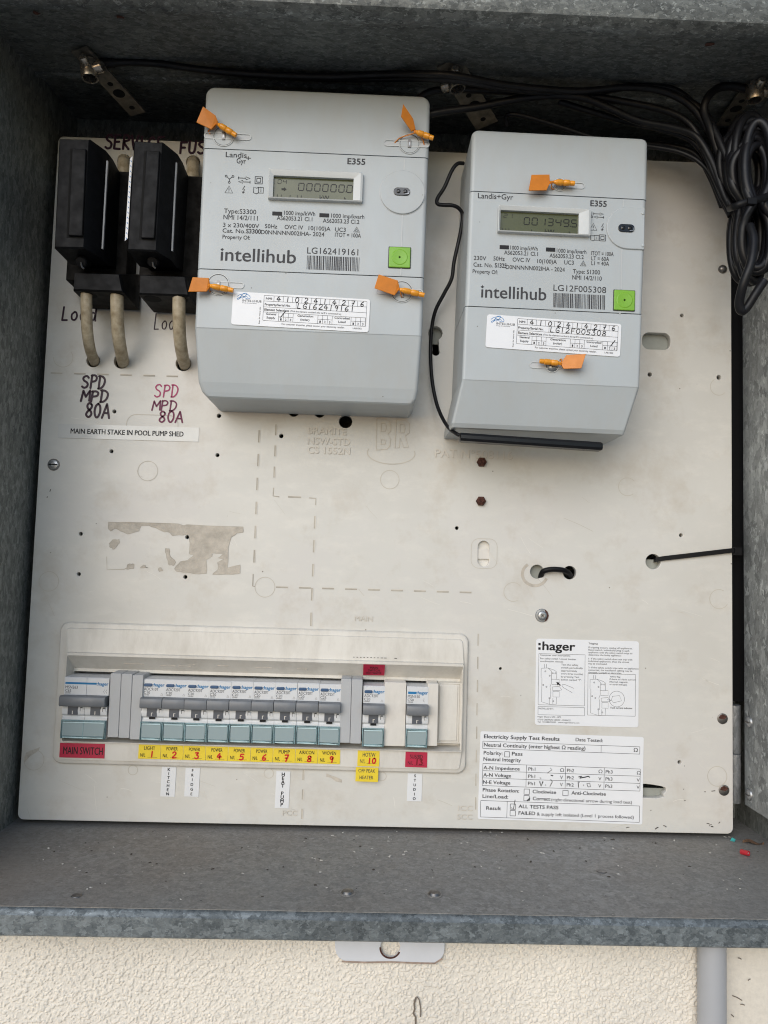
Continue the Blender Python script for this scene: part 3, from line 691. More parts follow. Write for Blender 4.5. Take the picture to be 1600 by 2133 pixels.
outl([(795, 882), (794, 899), (803, 899), (805, 890), (803, 882), (795, 882)]); outl([(794, 916), (794, 926), (803, 925), (804, 917), (794, 916)])
outl([(826, 874), (823, 934), (832, 933), (834, 913), (841, 932), (851, 932), (844, 909), (853, 902), (853, 882), (845, 875), (826, 874)]); outl([(834, 884), (833, 902), (842, 902), (844, 893), (842, 884), (834, 884)])
em.build('moulded_monogram', board, smooth=0)

# ---- marker writing on the board
hw = MB()
def hand(s, x0, y0, x1, y1, pen, mat): hw = MB(); a = P2(x0, y1); b_ = P2(x1, y0); hw.hand(s, a[0], a[1], b_[0] - a[0], b_[1] - a[1], pen * PXM, mat); hw.build('marker_writing', board, smooth=0)
hand('SERVICE', 219, 287, 345, 309, 5, 'purplepen'); hand('FUSE', 374, 298, 450, 319, 5, 'purplepen')
hand('Load', 129, 641, 206, 667, 4, 'purplepen'); hand('Load', 321, 658, 384, 686, 2.5, 'purplepen')
hand('SPD', 171, 784, 222, 808, 4.5, 'purplepen'); hand('MPD', 169, 815, 228, 836, 4.5, 'purplepen'); hand('80A', 178, 843, 232, 869, 4.5, 'purplepen')
hand('SPD', 322, 803, 374, 826, 3, 'pinkpen'); hand('MPD', 317, 836, 371, 855, 3.2, 'plumpen'); hand('80A', 331, 858, 384, 879, 3.6, 'plumpen')

# ---- torn label residue, chips
rs_ = MB()
def Z3(pts): return [(60 + x / 3.2, 1000 + y / 3.2) for x, y in pts]
def jag(pts, amt=1.3, n=3, seed=1):
    rnd = random.Random(seed); o = []
    for i, p in enumerate(pts):
        q = pts[(i + 1) % len(pts)]
        for k in range(n):
            u = k / n; o.append((p[0] + (q[0] - p[0]) * u + (rnd.uniform(-amt, amt) if k else 0), p[1] + (q[1] - p[1]) * u + (rnd.uniform(-amt, amt) if k else 0)))
    return o
patches = [
 [(530, 280), (720, 283), (1000, 292), (1030, 303), (1060, 297), (1430, 312), (1428, 350), (1390, 352), (1350, 380), (1330, 450), (1325, 585), (1410, 565), (1410, 620), (1360, 628), (1225, 628), (1262, 595), (1258, 550), (1298, 528), (1262, 520), (1302, 490), (1222, 485), (1222, 508), (1182, 530), (1186, 622), (1110, 625), (985, 608), (972, 590), (1010, 545), (1060, 535), (1100, 500), (1070, 492), (1075, 420), (1065, 365), (1000, 365), (960, 372), (940, 350), (890, 340), (860, 325), (800, 302), (750, 305), (735, 340), (660, 360), (610, 340), (580, 322), (545, 340), (530, 320)],
 [(535, 425), (560, 398), (605, 395), (605, 420), (570, 460), (545, 450)], [(640, 590), (672, 558), (702, 560), (700, 590)], [(742, 586), (765, 566), (795, 584)],
 [(865, 590), (885, 585), (893, 605), (870, 610)], [(912, 455), (935, 455), (945, 510), (980, 550), (965, 570), (930, 560), (920, 520)]]
for i, p in enumerate(patches):
    o_ = [P2(*q) for q in jag(Z3(p), 1.4 if i else 0.8, 3, i)]
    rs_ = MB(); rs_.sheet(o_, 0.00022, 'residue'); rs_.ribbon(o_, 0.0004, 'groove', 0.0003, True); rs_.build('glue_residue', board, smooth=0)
rs_ = MB()
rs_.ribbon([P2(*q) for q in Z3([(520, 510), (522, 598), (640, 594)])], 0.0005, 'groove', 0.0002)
for p in ([(680, 1611), (692, 1616), (700, 1618), (712, 1624), (712, 1630), (700, 1628), (690, 1620), (680, 1618)], [(713, 1567), (718, 1566), (719, 1588), (713, 1590)], [(54, 1568), (84, 1556), (80, 1564), (62, 1576), (50, 1590)]):
    rc_ = MB(); rc_.sheet([P2(*q) for q in p], 0.00022, 'residue'); rc_.build('chipped_patch', board, smooth=0)
ringc = P2(1114, 1196)
rs_.ribbon([(ringc[0] + 26 * PXM * math.cos(R(a)), ringc[1] + 24 * PXM * math.sin(R(a))) for a in range(125, 350, 9)], 0.0024, 'residue', 0.0002)
rnd = random.Random(4)
for _ in range(34):
    x, y = rnd.uniform(1030, 1515), rnd.uniform(1640, 1735)
    if x < 1345 and y < 1720: continue
    if 1305 < x < 1395 and 1620 < y < 1670: continue
    c = P2(x, y); l = rnd.uniform(1, 4) * PXM; a = rnd.uniform(-0.5, 0.9)
    rs_.ribbon([(c[0] - l * math.cos(a), c[1] - l * math.sin(a)), (c[0], c[1] + 0.0003), (c[0] + l * math.cos(a), c[1] + l * math.sin(a))], rnd.uniform(0.0003, 0.0008), 'crack', 0.0002)
for x, y, dx, dy in ((104, 1024, 2, -5), (98, 1037, 1, -3), (1500, 1648, 12, 3), (1482, 1648, 8, -1), (200, 1090, 1, 1), (1425, 1595, 1, 1)):
    rs_.ribbon([P2(x, y), P2(x + dx, y + dy)], 0.0006, 'crack', 0.0002)
tag(rs_.build('dirt_speck', board, smooth=0), kind='stuff')
sc_ = MB(); rnd = random.Random(17)
for _ in range(70):
    x, y = rnd.choice(((rnd.uniform(60, 560), rnd.uniform(860, 1280)), (rnd.uniform(560, 1500), rnd.uniform(960, 1290)), (rnd.uniform(1020, 1500), rnd.uniform(1250, 1720)), (rnd.uniform(60, 980), rnd.uniform(1620, 1700))))
    a = rnd.gauss(-0.5, .5); l = rnd.uniform(4, 34) * PXM; c = Vector(P2(x, y)); e = Vector((math.cos(a), math.sin(a)))
    q_ = [c - e * l, c + Vector((rnd.uniform(-.0006, .0006), rnd.uniform(-.0006, .0006))), c + e * l]
    sc_.ribbon([v.to_2d() for v in catmull([(v.x, v.y, 0) for v in q_], 4)], rnd.uniform(.00012, .00034), rnd.choice(('engrave', 'moulded', 'scuff', 'scuff')), .00015)
tag(sc_.build('scratch_pattern', board, smooth=0), kind='stuff')
# cream plastic seen at the back of the upright slot
b = MB(); x0, z0 = P2(994, 1181); x1, z1 = P2(1021, 1126)
b.box(x0 - 0.002, x1 + 0.002, 0.0035, 0.0058, z0, z1, 'surround'); zz0 = P2(1000, 1164)[1]; zz1 = P2(1000, 1143)[1]
b.box(x0 - 0.002, x1 + 0.002, 0.0015, 0.0034, zz0, zz1, 'blankwhite'); b.build('slot_insert', board, smooth=0)

# grey sheet seen close behind the larger holes
for x0, y0, x1, y1 in ((1330, 686, 1404, 736), (1100, 1172, 1138, 1211), (1341, 1166, 1382, 1192), (889, 676, 926, 712), (1300, 1647, 1394, 1670)):
    b = MB(); a = P2(x0, y1); c = P2(x1, y0); b.box(a[0], c[0], BT + .0002, BT + .001, a[1], c[1], 'backing'); b.build('hole_backing', board, smooth=0)

# ---- screws and bolts in the board
def screw(px, py, r, kind, name):
    c = at(px, py); b = MB()
    if kind == 'slot':
        b.lathe([(r, -0.001), (r, 0.0006), (r * .85, 0.0014), (r * .4, 0.0018)], (0, 0, 0), 'steel', 24)
        b.slab(rrect(-r * .8, -r * .10, r * .8, r * .10), 0.001, 0.0020, 'hole'); b.slab(circ(0, 0, r * 1.14), -0.0005, 0.0003, 'steeldark')
    elif kind == 'pan':
        b.lathe([(r, -0.001), (r, 0.0005), (r * .93, 0.0009), (r * .70, 0.0010), (r * .62, 0.0024), (r * .38, 0.0030), (r * .2, 0.0028)], (0, 0, 0), 'steel', 28)
        for a in (40, 130): b.ribbon([(r * .3 * math.cos(R(a)), r * .3 * math.sin(R(a))), (-r * .3 * math.cos(R(a)), -r * .3 * math.sin(R(a)))], r * .13, 'steeldark', 0.0031)
        b.sheet([(r * .3, r * .95), (r * .75, r * .62), (r * .98, 0), (r * .7, -r * .7), (r * .35, -r * .9), (r * .7, 0)], 0.00105, 'rust')
    elif kind == 'hex':
        b.lathe([(r, -0.001), (r, 0.0026), (r * .86, 0.0034), (r * .55, 0.0034)], (0, 0, 0), 'rust', 6); b.lathe([(r * .5, 0.002), (r * .5, 0.0046), (r * .35, 0.005), (r * .15, 0.0044)], (0, 0, 0), 'rust', 12)
    elif kind == 'dome':
        b.lathe([(r, -0.001)] + [(r * math.cos(R(a)), r * 0.85 * math.sin(R(a))) for a in (0, 20, 40, 60, 75, 88)], (0, 0, 0), 'steeldark', 24)
    elif kind == 'flush':
        b.lathe([(r, -0.001), (r, 0.0004), (r * .8, 0.0008), (r * .2, 0.0009)], (0, 0, 0), 'steeldark', 20); b.sheet([(-r * .8, r * .1), (r * .2, -r * .1), (r * .8, r * .4), (0, r * .85), (-r * .6, r * .6)], 0.00095, 'rust')
    return b.build(name, board, (c.x, 0, c.z))
screw(112, 968, 11 * PXM, 'slot', 'screw'); screw(1129, 1282, 14 * PXM, 'pan', 'screw')
screw(1003, 963, 10.5 * PXM, 'hex', 'bolt'); screw(1001.5, 1044, 10.5 * PXM, 'hex', 'bolt')
screw(1506, 426, 9.5 * PXM, 'dome', 'bolt'); screw(1505, 561, 9.5 * PXM, 'dome', 'bolt')
screw(1505, 1497, 11 * PXM, 'flush', 'bolt'); screw(1508, 1646, 11 * PXM, 'flush', 'bolt')

# ---- surround of the breaker row
sr = thing('breaker_surround', 'cream moulded plastic frame around the row of breakers', 'breaker frame', FS.o, FS.ang)
X = lambda px, py: FS.l(px, py)
xl, zt = X(127, 1294); xr, _ = X(976, 1318); _, zb = X(112, 1588); _, zb2 = X(968, 1612)
xl = (X(127, 1294)[0] + X(112, 1588)[0]) / 2; zbm = (zb + zb2) / 2
xr = (X(977, 1318)[0] + X(968, 1612)[0]) / 2
zT1 = X(200, 1357)[1]; zT2 = X(200, 1395)[1]; zT3 = X(200, 1401.5)[1]; zB3 = X(200, 1533)[1]; zB2 = X(200, 1536)[1]; zB1 = X(200, 1541)[1]
oxl = (X(147, 1410)[0] + X(138, 1540)[0]) / 2; oxr = (X(961, 1420)[0] + X(957, 1560)[0]) / 2
zB1 = (zB1 + X(850, 1561)[1]) / 2; zB2 = zB1 + 0.0022; zB3 = zB1 + 0.0035
DT = -0.0060                      # floor of the trough, behind the board's face
def rr3(x0, z0, x1, z1, r, d): return [(x, -d, z) for x, z in rrect(x0, z0, x1, z1, r, 5)]
b = MB()
b.rings([rr3(xl, zbm, xr, zt, 0.0075, -0.0005), rr3(xl, zbm, xr, zt, 0.0075, 0.0016), rr3(xl + .0006, zbm + .0012, xr - .0006, zt - .0006, 0.007, 0.0030), rr3(xl + .0016, zbm + .0028, xr - .0016, zt - .0012, 0.0065, 0.0036),
         rr3(xl + .0058, zbm + .0040, xr - .0050, zt - .0044, 0.003, 0.0038), rr3(xl + .0061, zbm + .0042, xr - .0053, zt - .0050, 0.0028, 0.0050),
         rr3(oxl - .0010, zB1, oxr + .0010, zT1, 0.0012, 0.0058), rr3(oxl - .0006, zB1 + .0004, oxr + .0006, zT1 - .0006, 0.0010, 0.0082), rr3(oxl - .0004, zB1 + .0008, oxr + .0004, zT1 - .0025, 0.0010, 0.0082),
         rr3(oxl, zB2, oxr, zT2, 0.0008, DT), rr3(oxl + .0002, zB3, oxr - .0002, zT3, 0.0006, DT), rr3(oxl + .0003, zB3 + .0001, oxr - .0003, zT3 - .0001, 0.0006, -0.030)],
        'surround', False, True)
b.build('frame', sr, smooth=25)
# empty knock-out bay at the right-hand end
b = MB(); a0 = X(913, 1421); a1 = X(957, 1548)
b.slab(rrect(a0[0], a1[1], a1[0] + .0006, a0[1], 0.0004), -0.02, 0.0016, 'surround'); 
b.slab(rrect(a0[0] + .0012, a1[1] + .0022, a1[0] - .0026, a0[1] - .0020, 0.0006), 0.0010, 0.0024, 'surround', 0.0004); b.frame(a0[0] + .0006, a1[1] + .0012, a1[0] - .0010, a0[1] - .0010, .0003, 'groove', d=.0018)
b.build('knockout_cover', sr)
# scrape marks along the sloping top edge
b = MB(); rnd = random.Random(2)
for (px, py, l) in ((280, 1382, 40), (350, 1386, 30), (385, 1387, 26), (465, 1386, 22), (550, 1390, 34), (630, 1393, 20), (400, 1383, 14)):
    q = X(px, py); u = (zT1 - .0025 - q[1]) / (zT1 - .0025 - zT2); dd = 0.0082 + (DT - 0.0082) * u + 0.00015
    b.ribbon([(q[0] - l * PXM / 2, q[1]), (q[0], q[1] + .0003), (q[0] + l * PXM / 2, q[1] - .0002)], 0.0008, 'residue', d=dd)
b.build('scrape', sr, smooth=0)
b = MB()
q = X(736, 1366)
for i in range(13):
    b.ribbon([(q[0] + i * 7 * PXM, q[1]), (q[0] + (i * 7 + (3 if i < 8 else 5)) * PXM, q[1])], 0.0005, 'crack', d=0.0085) if i not in (10, 11) else None
b.build('faded_print', sr, smooth=0)

# ================================================================== BREAKERS
DB = 0.010                        # breaker faces stand this far off the board
BHt = 0.0473
BWd = 0.01748
FB = Frame((294, 1411), (709, 1422), DB)
_cache = {}
jr = random.Random(33)
def part(key, make, name, parent):
    if key not in _cache: o = _cache[key] = make().build(name, parent)
    else:
        o = _cache[key].copy(); COL.objects.link(o); o.parent = parent; o.name = name
    return o
def breaker(px, py, label, code, rating, poles=1, rcd=True, name='circuit_breaker', cat='circuit breaker', group=None):
    o3 = at(px, py, DB); W = BWd * poles
    r = thing(name, label, cat, o3 + Vector((0, jr.uniform(-.0003, .0003), jr.uniform(-.0002, .0002))), FB.ang + jr.uniform(-.004, .004), group)
    Z = lambda f: -f * BHt
    def body():
        b = MB(); pf = [(0.02, 0), (0.0006, 0.0), (0, -0.0006), (0, Z(.29)), (0.004, Z(.30)), (0.004, Z(.46)), (-0.0012, Z(.47)), (-0.0022, Z(.53)), (-0.0016, Z(.60)), (0.0004, Z(.635)), (0.0002, Z(.65)), (-0.0006, Z(.67)), (-0.0006, Z(.99)), (0, Z(1)), (0.02, Z(1))]
        for k in range(poles):
            x0, x1 = k * BWd + 0.00012, (k + 1) * BWd - 0.00012
            b.rings([[(x0, y, z) for y, z in reversed(pf)], [(x1, y, z) for y, z in reversed(pf)]], 'breaker')
        h = 0.0025
        if rcd:
            b.text(':hager', W - 0.0006, Z(.118), h, 'bluelogo', w=0.0092, d=0.0001, bold=0.028, align='R')
        elif poles == 2:
            b.text(':hager', W - 0.0006, Z(.125), h, 'bluelogo', w=0.0090, d=0.0001, bold=0.028, align='R'); b.sheet(rrect(0.0008, Z(.115), W - .0098, Z(.083)), 0.0001, 'bluelogo')
        else:
            b.text(':hager', W - 0.0006, Z(.125), h, 'bluelogo', w=0.0088, d=0.0001, bold=0.028, align='R'); b.sheet(rrect(0.0012, Z(.125), W - .0096, Z(.085)), 0.0001, 'bluelogo')
        b.text(code, 0.0010, Z(.188), 0.0022, 'ink', d=0.0001, align='L', w=0.0114 if len(code) > 6 else 0.0096); b.text(rating, 0.0010, Z(.243), 0.0020, 'ink', d=0.0001, align='L')
        b.text('230/400', 0.0010, Z(.27), 0.0009, 'ink', d=0.0001, align='L')
        if rcd:
            tx, tz = W - .0033, Z(.262); b.ribbon([(tx, tz), (tx + .0018, tz), (tx + .0009, tz + .0017)], 0.00022, 'ink', 0.0001, True)
        else:
            for k in range(poles): tx = W - .0036 + k * .0018; b.line((tx, Z(.19)), (tx, Z(.215)), .0002, 'ink', .0001); b.line((tx - .0008, Z(.215)), (tx + .0004, Z(.255)), .0002, 'ink', .0001)
        return b
    part((poles, rcd, code, rating, 'b'), body, 'body', r)
    def togg():
        b = MB(); x0, x1 = 0.00025, W - 0.00025
        if poles == 2: x0, x1 = -0.0006, W - 0.0004
        pf = [(0.003, Z(.30)), (-0.0052, Z(.285)), (-0.0068, Z(.300)), (-0.0074, Z(.325)), (-0.0072, Z(.43)), (-0.0062, Z(.455)), (-0.004, Z(.462)), (0.003, Z(.458))]
        b.rings([[(x0, y, z) for y, z in reversed(pf)], [(x0 + .0004, y * 1.03, z) for y, z in reversed(pf)], [(x1 - .0004, y * 1.03, z) for y, z in reversed(pf)], [(x1, y, z) for y, z in reversed(pf)]], 'toggle'); return b
    part((poles, 'tg'), togg, 'toggle', r).rotation_euler = (jr.uniform(-.012, .012), 0, 0)
    def flag():
        b = MB()
        for k in range(poles):
            cx = k * BWd + BWd * 0.49
            b.slab(rrect(cx - .0038, Z(.607), cx + .0038, Z(.472), .0002), 0.0, 0.00245, 'flag'); b.sheet(rrect(cx - .0004, Z(.595), cx + .0002, Z(.54)), 0.00255, 'blankwhite'); b.sheet(rrect(cx - .0004, Z(.548), cx + .0012 * (0 if poles > 1 else 1), Z(.54)), 0.00256, 'blankwhite')
            if rcd: b.slab(rrect(cx - .0022, Z(.650), cx + .0024, Z(.607)), 0.0, 0.0010, 'port')
            b.sheet(rrect(cx + .0056, Z(.545), cx + .0074, Z(.48)), 0.0024, 'meterdark'); b.sheet(rrect(cx + .0060, Z(.545), cx + .0078, Z(.495)), 0.00245, 'breaker')
        return b
    part((poles, rcd, 'fl'), flag, 'status_flag', r)
    if rcd:
        def btn():
            b = MB(); b.slab(rrect(0.0010, Z(.122), 0.0074, Z(.072), .0010, 4), 0.0, 0.0010, 'testbtn', 0.0004); return b
        part('btn', btn, 'test_button', r)
    def win():
        b = MB()
        x0, x1, z1, z0 = 0.0002, W - 0.0002, Z(.69), Z(.992)
        b.slab(rrect(x0 + .0012, z0 + .0022, x1 - .0012, z1 - .0012, .0003), 0.0006, 0.0026, 'tealclear')
        for q in ((x0, z0, x0 + .0010, z1), (x1 - .0010, z0, x1, z1)): b.slab(rrect(*q), 0.0006, 0.0030, 'tealrim', .0003, 1)
        b.slab(rrect(x0 + .001, z1 - .0012, x1 - .001, z1), 0.0006, 0.0030, 'tealrim', .0003, 1); b.slab(rrect(x0 + .001, z0, x1 - .001, z0 + .0020), 0.0006, 0.0024, 'tealrim', .0004, 1)
        b.slab(rrect(x0 + .0014, z1 - .0020, x1 - .0014, z1 - .0014), 0.0026, 0.0031, 'tealglint'); b.slab(rrect(x0 + .0016, z0 + .0007, x1 - .0024, z0 + .0012), 0.0022, 0.0027, 'tealglint')  # highlight line at the top and reflection at the bottom, as pale strips
        if poles == 2: b.slab(rrect(W / 2 - .0002, z0, W / 2 + .0002, z1), 0.002, 0.0029, 'tealrim')
        return b
    part((poles, 'w'), win, 'terminal_cover', r)
    return r
breaker(135, 1410, 'double-width white breaker with one long grey toggle, above the red MAIN SWITCH label', 'MSN263', 'C63', 2, False, 'main_switch', 'main switch')
GA = 'slim white circuit breakers side by side in the row'
names9 = ('LIGHT 1', 'POWER 2', 'POWER 3', 'POWER 4', 'POWER 5', 'POWER 6', 'PUMP 7', 'AIR/CON 8', 'W/OVEN 9')
for i in range(9):
    breaker(298.5 + 45.9 * i, 1414.5 + 1.25 * i, 'slim white breaker with grey toggle directly above the yellow label reading ' + names9[i], 'ADC910T' if i == 0 else ('ADC925T' if i == 8 else 'ADC920T'), 'C10' if i == 0 else ('C25' if i == 8 else 'C20'), group=GA)
breaker(757, 1428, 'single breaker between grey and white blanking plates above the yellow HOT/W label', 'ADC920T', 'C20')
breaker(847.5, 1430, 'single breaker between two white blanking plates above the red SUB/BD label', 'MSN150', 'C50', 1, False)
# blanking plates
def blank(px0, px1, py0, py1, d, mat, label, group=None):
    F = Frame((px0, py0), (px1, py0 + (px1 - px0) * .024), d); b = MB(); w_ = F.w; h_ = F.l(px0, py1)[1]
    b.slab(rrect(0.0001, h_, w_ - .0001, 0, .0008), -0.03, 0.0, mat, .0004)
    return tag(b.build('blanking_plate', None, F.o, F.ang), label, 'blanking plate', group)
GB = 'grey blanking strips between the breakers'
gl = ('first grey blanking strip, against the double main switch', 'grey blanking strip between two other grey strips beside the main switch', 'grey blanking strip against the slim breaker above the LIGHT label')
for i, (x0, x1) in enumerate(((230, 253), (253, 276), (276, 299))):
    blank(x0 - (0 if i else 0), x1, (1402.5, 1403.5, 1406)[i], (1536, 1537.5, 1540.5)[i], 0.012, 'blankgrey', gl[i], GB)
blank(710.5, 733, 1414, 1547.5, 0.012, 'blankgrey', 'grey blanking strip against the breaker above the W/OVEN label', GB)
blank(733, 756, 1415, 1549, 0.012, 'blankgrey', 'grey blanking strip against the HOT/W breaker', GB)
blank(801.5, 847, 1421, 1554, 0.010, 'blankwhite', 'wide white blanking plate between the HOT/W and SUB/BD breakers')
blank(891.5, 914, 1423.5, 1554, 0.010, 'blankwhite', 'narrow white blanking strip right of the SUB/BD breaker')

# ================================================================== CIRCUIT LABELS
def sticker(tl, tr, hpx, d, mat, label, name='circuit_label', cat='label', group=None, draw=None, r=0.0, th=0.00025, kx=1.0):
    F = Frame(tl, tr, d); b = MB(); w_ = F.w; h_ = -F.l(tl[0], tl[1] + hpx)[1]
    b.slab(rrect(0, -h_, w_, 0, r), 0.0, th, mat)
    if draw: draw(b, w_, h_, th + 0.00012)
    return tag(b.build(name, None, F.o, F.ang, smooth=0), label, cat, group)
DL = 0.0056
def ds(b, w_, h_, d): b.text('MAIN SWITCH', w_ * .52, -h_ * .76, h_ * .5, 'black', w=w_ * .88, d=d, bold=0.010)
sticker((125.5, 1547), (219, 1549.5), 30.5, DL, 'red', 'crimson label reading MAIN SWITCH below the double breaker', draw=ds)
GY = 'yellow labels under the slim breakers'
for i in range(9):
    t_, n_ = names9[i].rsplit(' ', 1)
    def dy(b, w_, h_, d, t_=t_, n_=n_, i=i):
        b.text(t_, w_ * .5, -h_ * .36, h_ * .24, 'black', d=d, bold=0.008, w=w_ * (.50 if len(t_) < 6 else .62 if len(t_) < 7 else .68))
        b.text('N/L', w_ * .10, -h_ * .86, h_ * .24, 'black', d=d, bold=.008, align='L', w=w_ * .22); b.line((w_ * .42, -h_ * .88), (w_ * .85, -h_ * .88), .0002, 'ink', d)
        b.hand(n_, w_ * .52, -h_ * .88, w_ * .24, h_ * .42, 0.0011, 'redpen', d + .0001)
    x0 = 289 + 46.7 * i
    sticker((x0 + .4, 1550.5 + 1.3 * i), (x0 + 46.4, 1551.8 + 1.3 * i), 29.5, DL, 'yellow', 'yellow label reading ' + names9[i] + ' under the row of breakers', group=GY, draw=dy)
def dh(b, w_, h_, d):
    b.text('HOT/W', w_ * .52, -h_ * .38, h_ * .25, 'ink', w=w_ * .58, d=d, bold=.004); b.text('N/L', w_ * .12, -h_ * .80, h_ * .24, 'ink', d=d, align='L', w=w_ * .24); b.line((w_ * .42, -h_ * .82), (w_ * .88, -h_ * .82), .0002, 'ink', d)
    b.hand('10', w_ * .46, -h_ * .80, w_ * .42, h_ * .36, .0011, 'redpen', d + .0001)
sticker((745.5, 1563), (791, 1564.5), 32.5, DL, 'yellow', 'yellow label reading HOT/W 10, above the OFF PEAK HEATER label', draw=dh)
def do(b, w_, h_, d): b.text('OFF PEAK', w_ * .49, -h_ * .38, h_ * .23, 'ink', w=w_ * .74, d=d, bold=.004); b.text('HEATER', w_ * .48, -h_ * .83, h_ * .23, 'ink', w=w_ * .60, d=d, bold=.004)
sticker((741.5, 1596.5), (788.5, 1598), 31, 0.0042, 'yellow', 'yellow label reading OFF PEAK HEATER, overlapping the lower edge of the frame', draw=do)
def db(b, w_, h_, d):
    b.text('SUB/BD', w_ * .5, -h_ * .43, h_ * .25, 'black', w=w_ * .58, d=d, bold=.004); b.text('N/L', w_ * .12, -h_ * .84, h_ * .23, 'black', d=d, align='L', w=w_ * .24); b.line((w_ * .42, -h_ * .86), (w_ * .88, -h_ * .86), .0002, 'black', d)
    b.hand('13', w_ * .46, -h_ * .83, w_ * .38, h_ * .36, .0009, 'darkredpen', d + .0001)
sticker((845, 1565.5), (890.5, 1567), 32, DL, 'red', 'crimson label reading SUB/BD 13, above the white STUDIO label', draw=db)
# label stuck on the sloping upper edge
F = Frame((757, 1384), (802, 1385), 0.0088); b = MB(); w_ = F.w; h_ = 25 * F.k / .70
b.slab(rrect(0, -h_, w_, 0), 0, .00025, 'red')
for i, s in enumerate(('MAIN', 'SWITCH', 'HOT WATER')): b.text(s, w_ * .5, -h_ * (.36 + .25 * i), h_ * .19, 'black', d=.0004, w=w_ * (.36, .54, .72)[i], bold=.004)
o = tag(b.build('circuit_label', None, F.o, F.ang, smooth=0), 'small crimson label reading MAIN SWITCH HOT WATER on the slope above a breaker', 'label')
o.rotation_euler = (R(45), F.ang, 0)
def vert(word, gap=None):
    def f(b, w_, h_, d):
        L_ = list(word); n = len(L_); st = h_ * .80 / max(n - 1, 1) if n > 5 else h_ * .80 / n
        top = h_ * .13
        for i, c in enumerate(L_):
            if c != ' ': b.text(c, w_ * .5, -(top + (h_ * .82) * (i / (n - 1))), h_ * .084 * (10 / max(n, 9)), 'black', d=d, bold=.03)
    return f
GW = 'small white upright word labels on the board'
for word, tl, tr, h_ in (('KITCHEN', (337.5, 1597), (367.5, 1598), 62), ('FRIDGE', (387, 1599), (417, 1600), 60), ('HEAT PUMP', (576, 1606), (605, 1607), 77), ('STUDIO', (849.5, 1610.5), (880, 1611.5), 58)):
    sticker(tl, tr, h_, 0.0002, 'tape', 'small white label with ' + word + ' in upright black letters on the board', group=GW, draw=vert(word))
def de(b, w_, h_, d): b.text('MAIN EARTH STAKE IN POOL PUMP SHED', w_ * .49, -h_ * .66, h_ * .34, 'black', w=w_ * .80, d=d, bold=.022)
sticker((122, 882.5), (415, 891), 29.5, 0.0002, 'cleartape', 'long label strip reading MAIN EARTH STAKE IN POOL PUMP SHED', 'notice_label', draw=de)

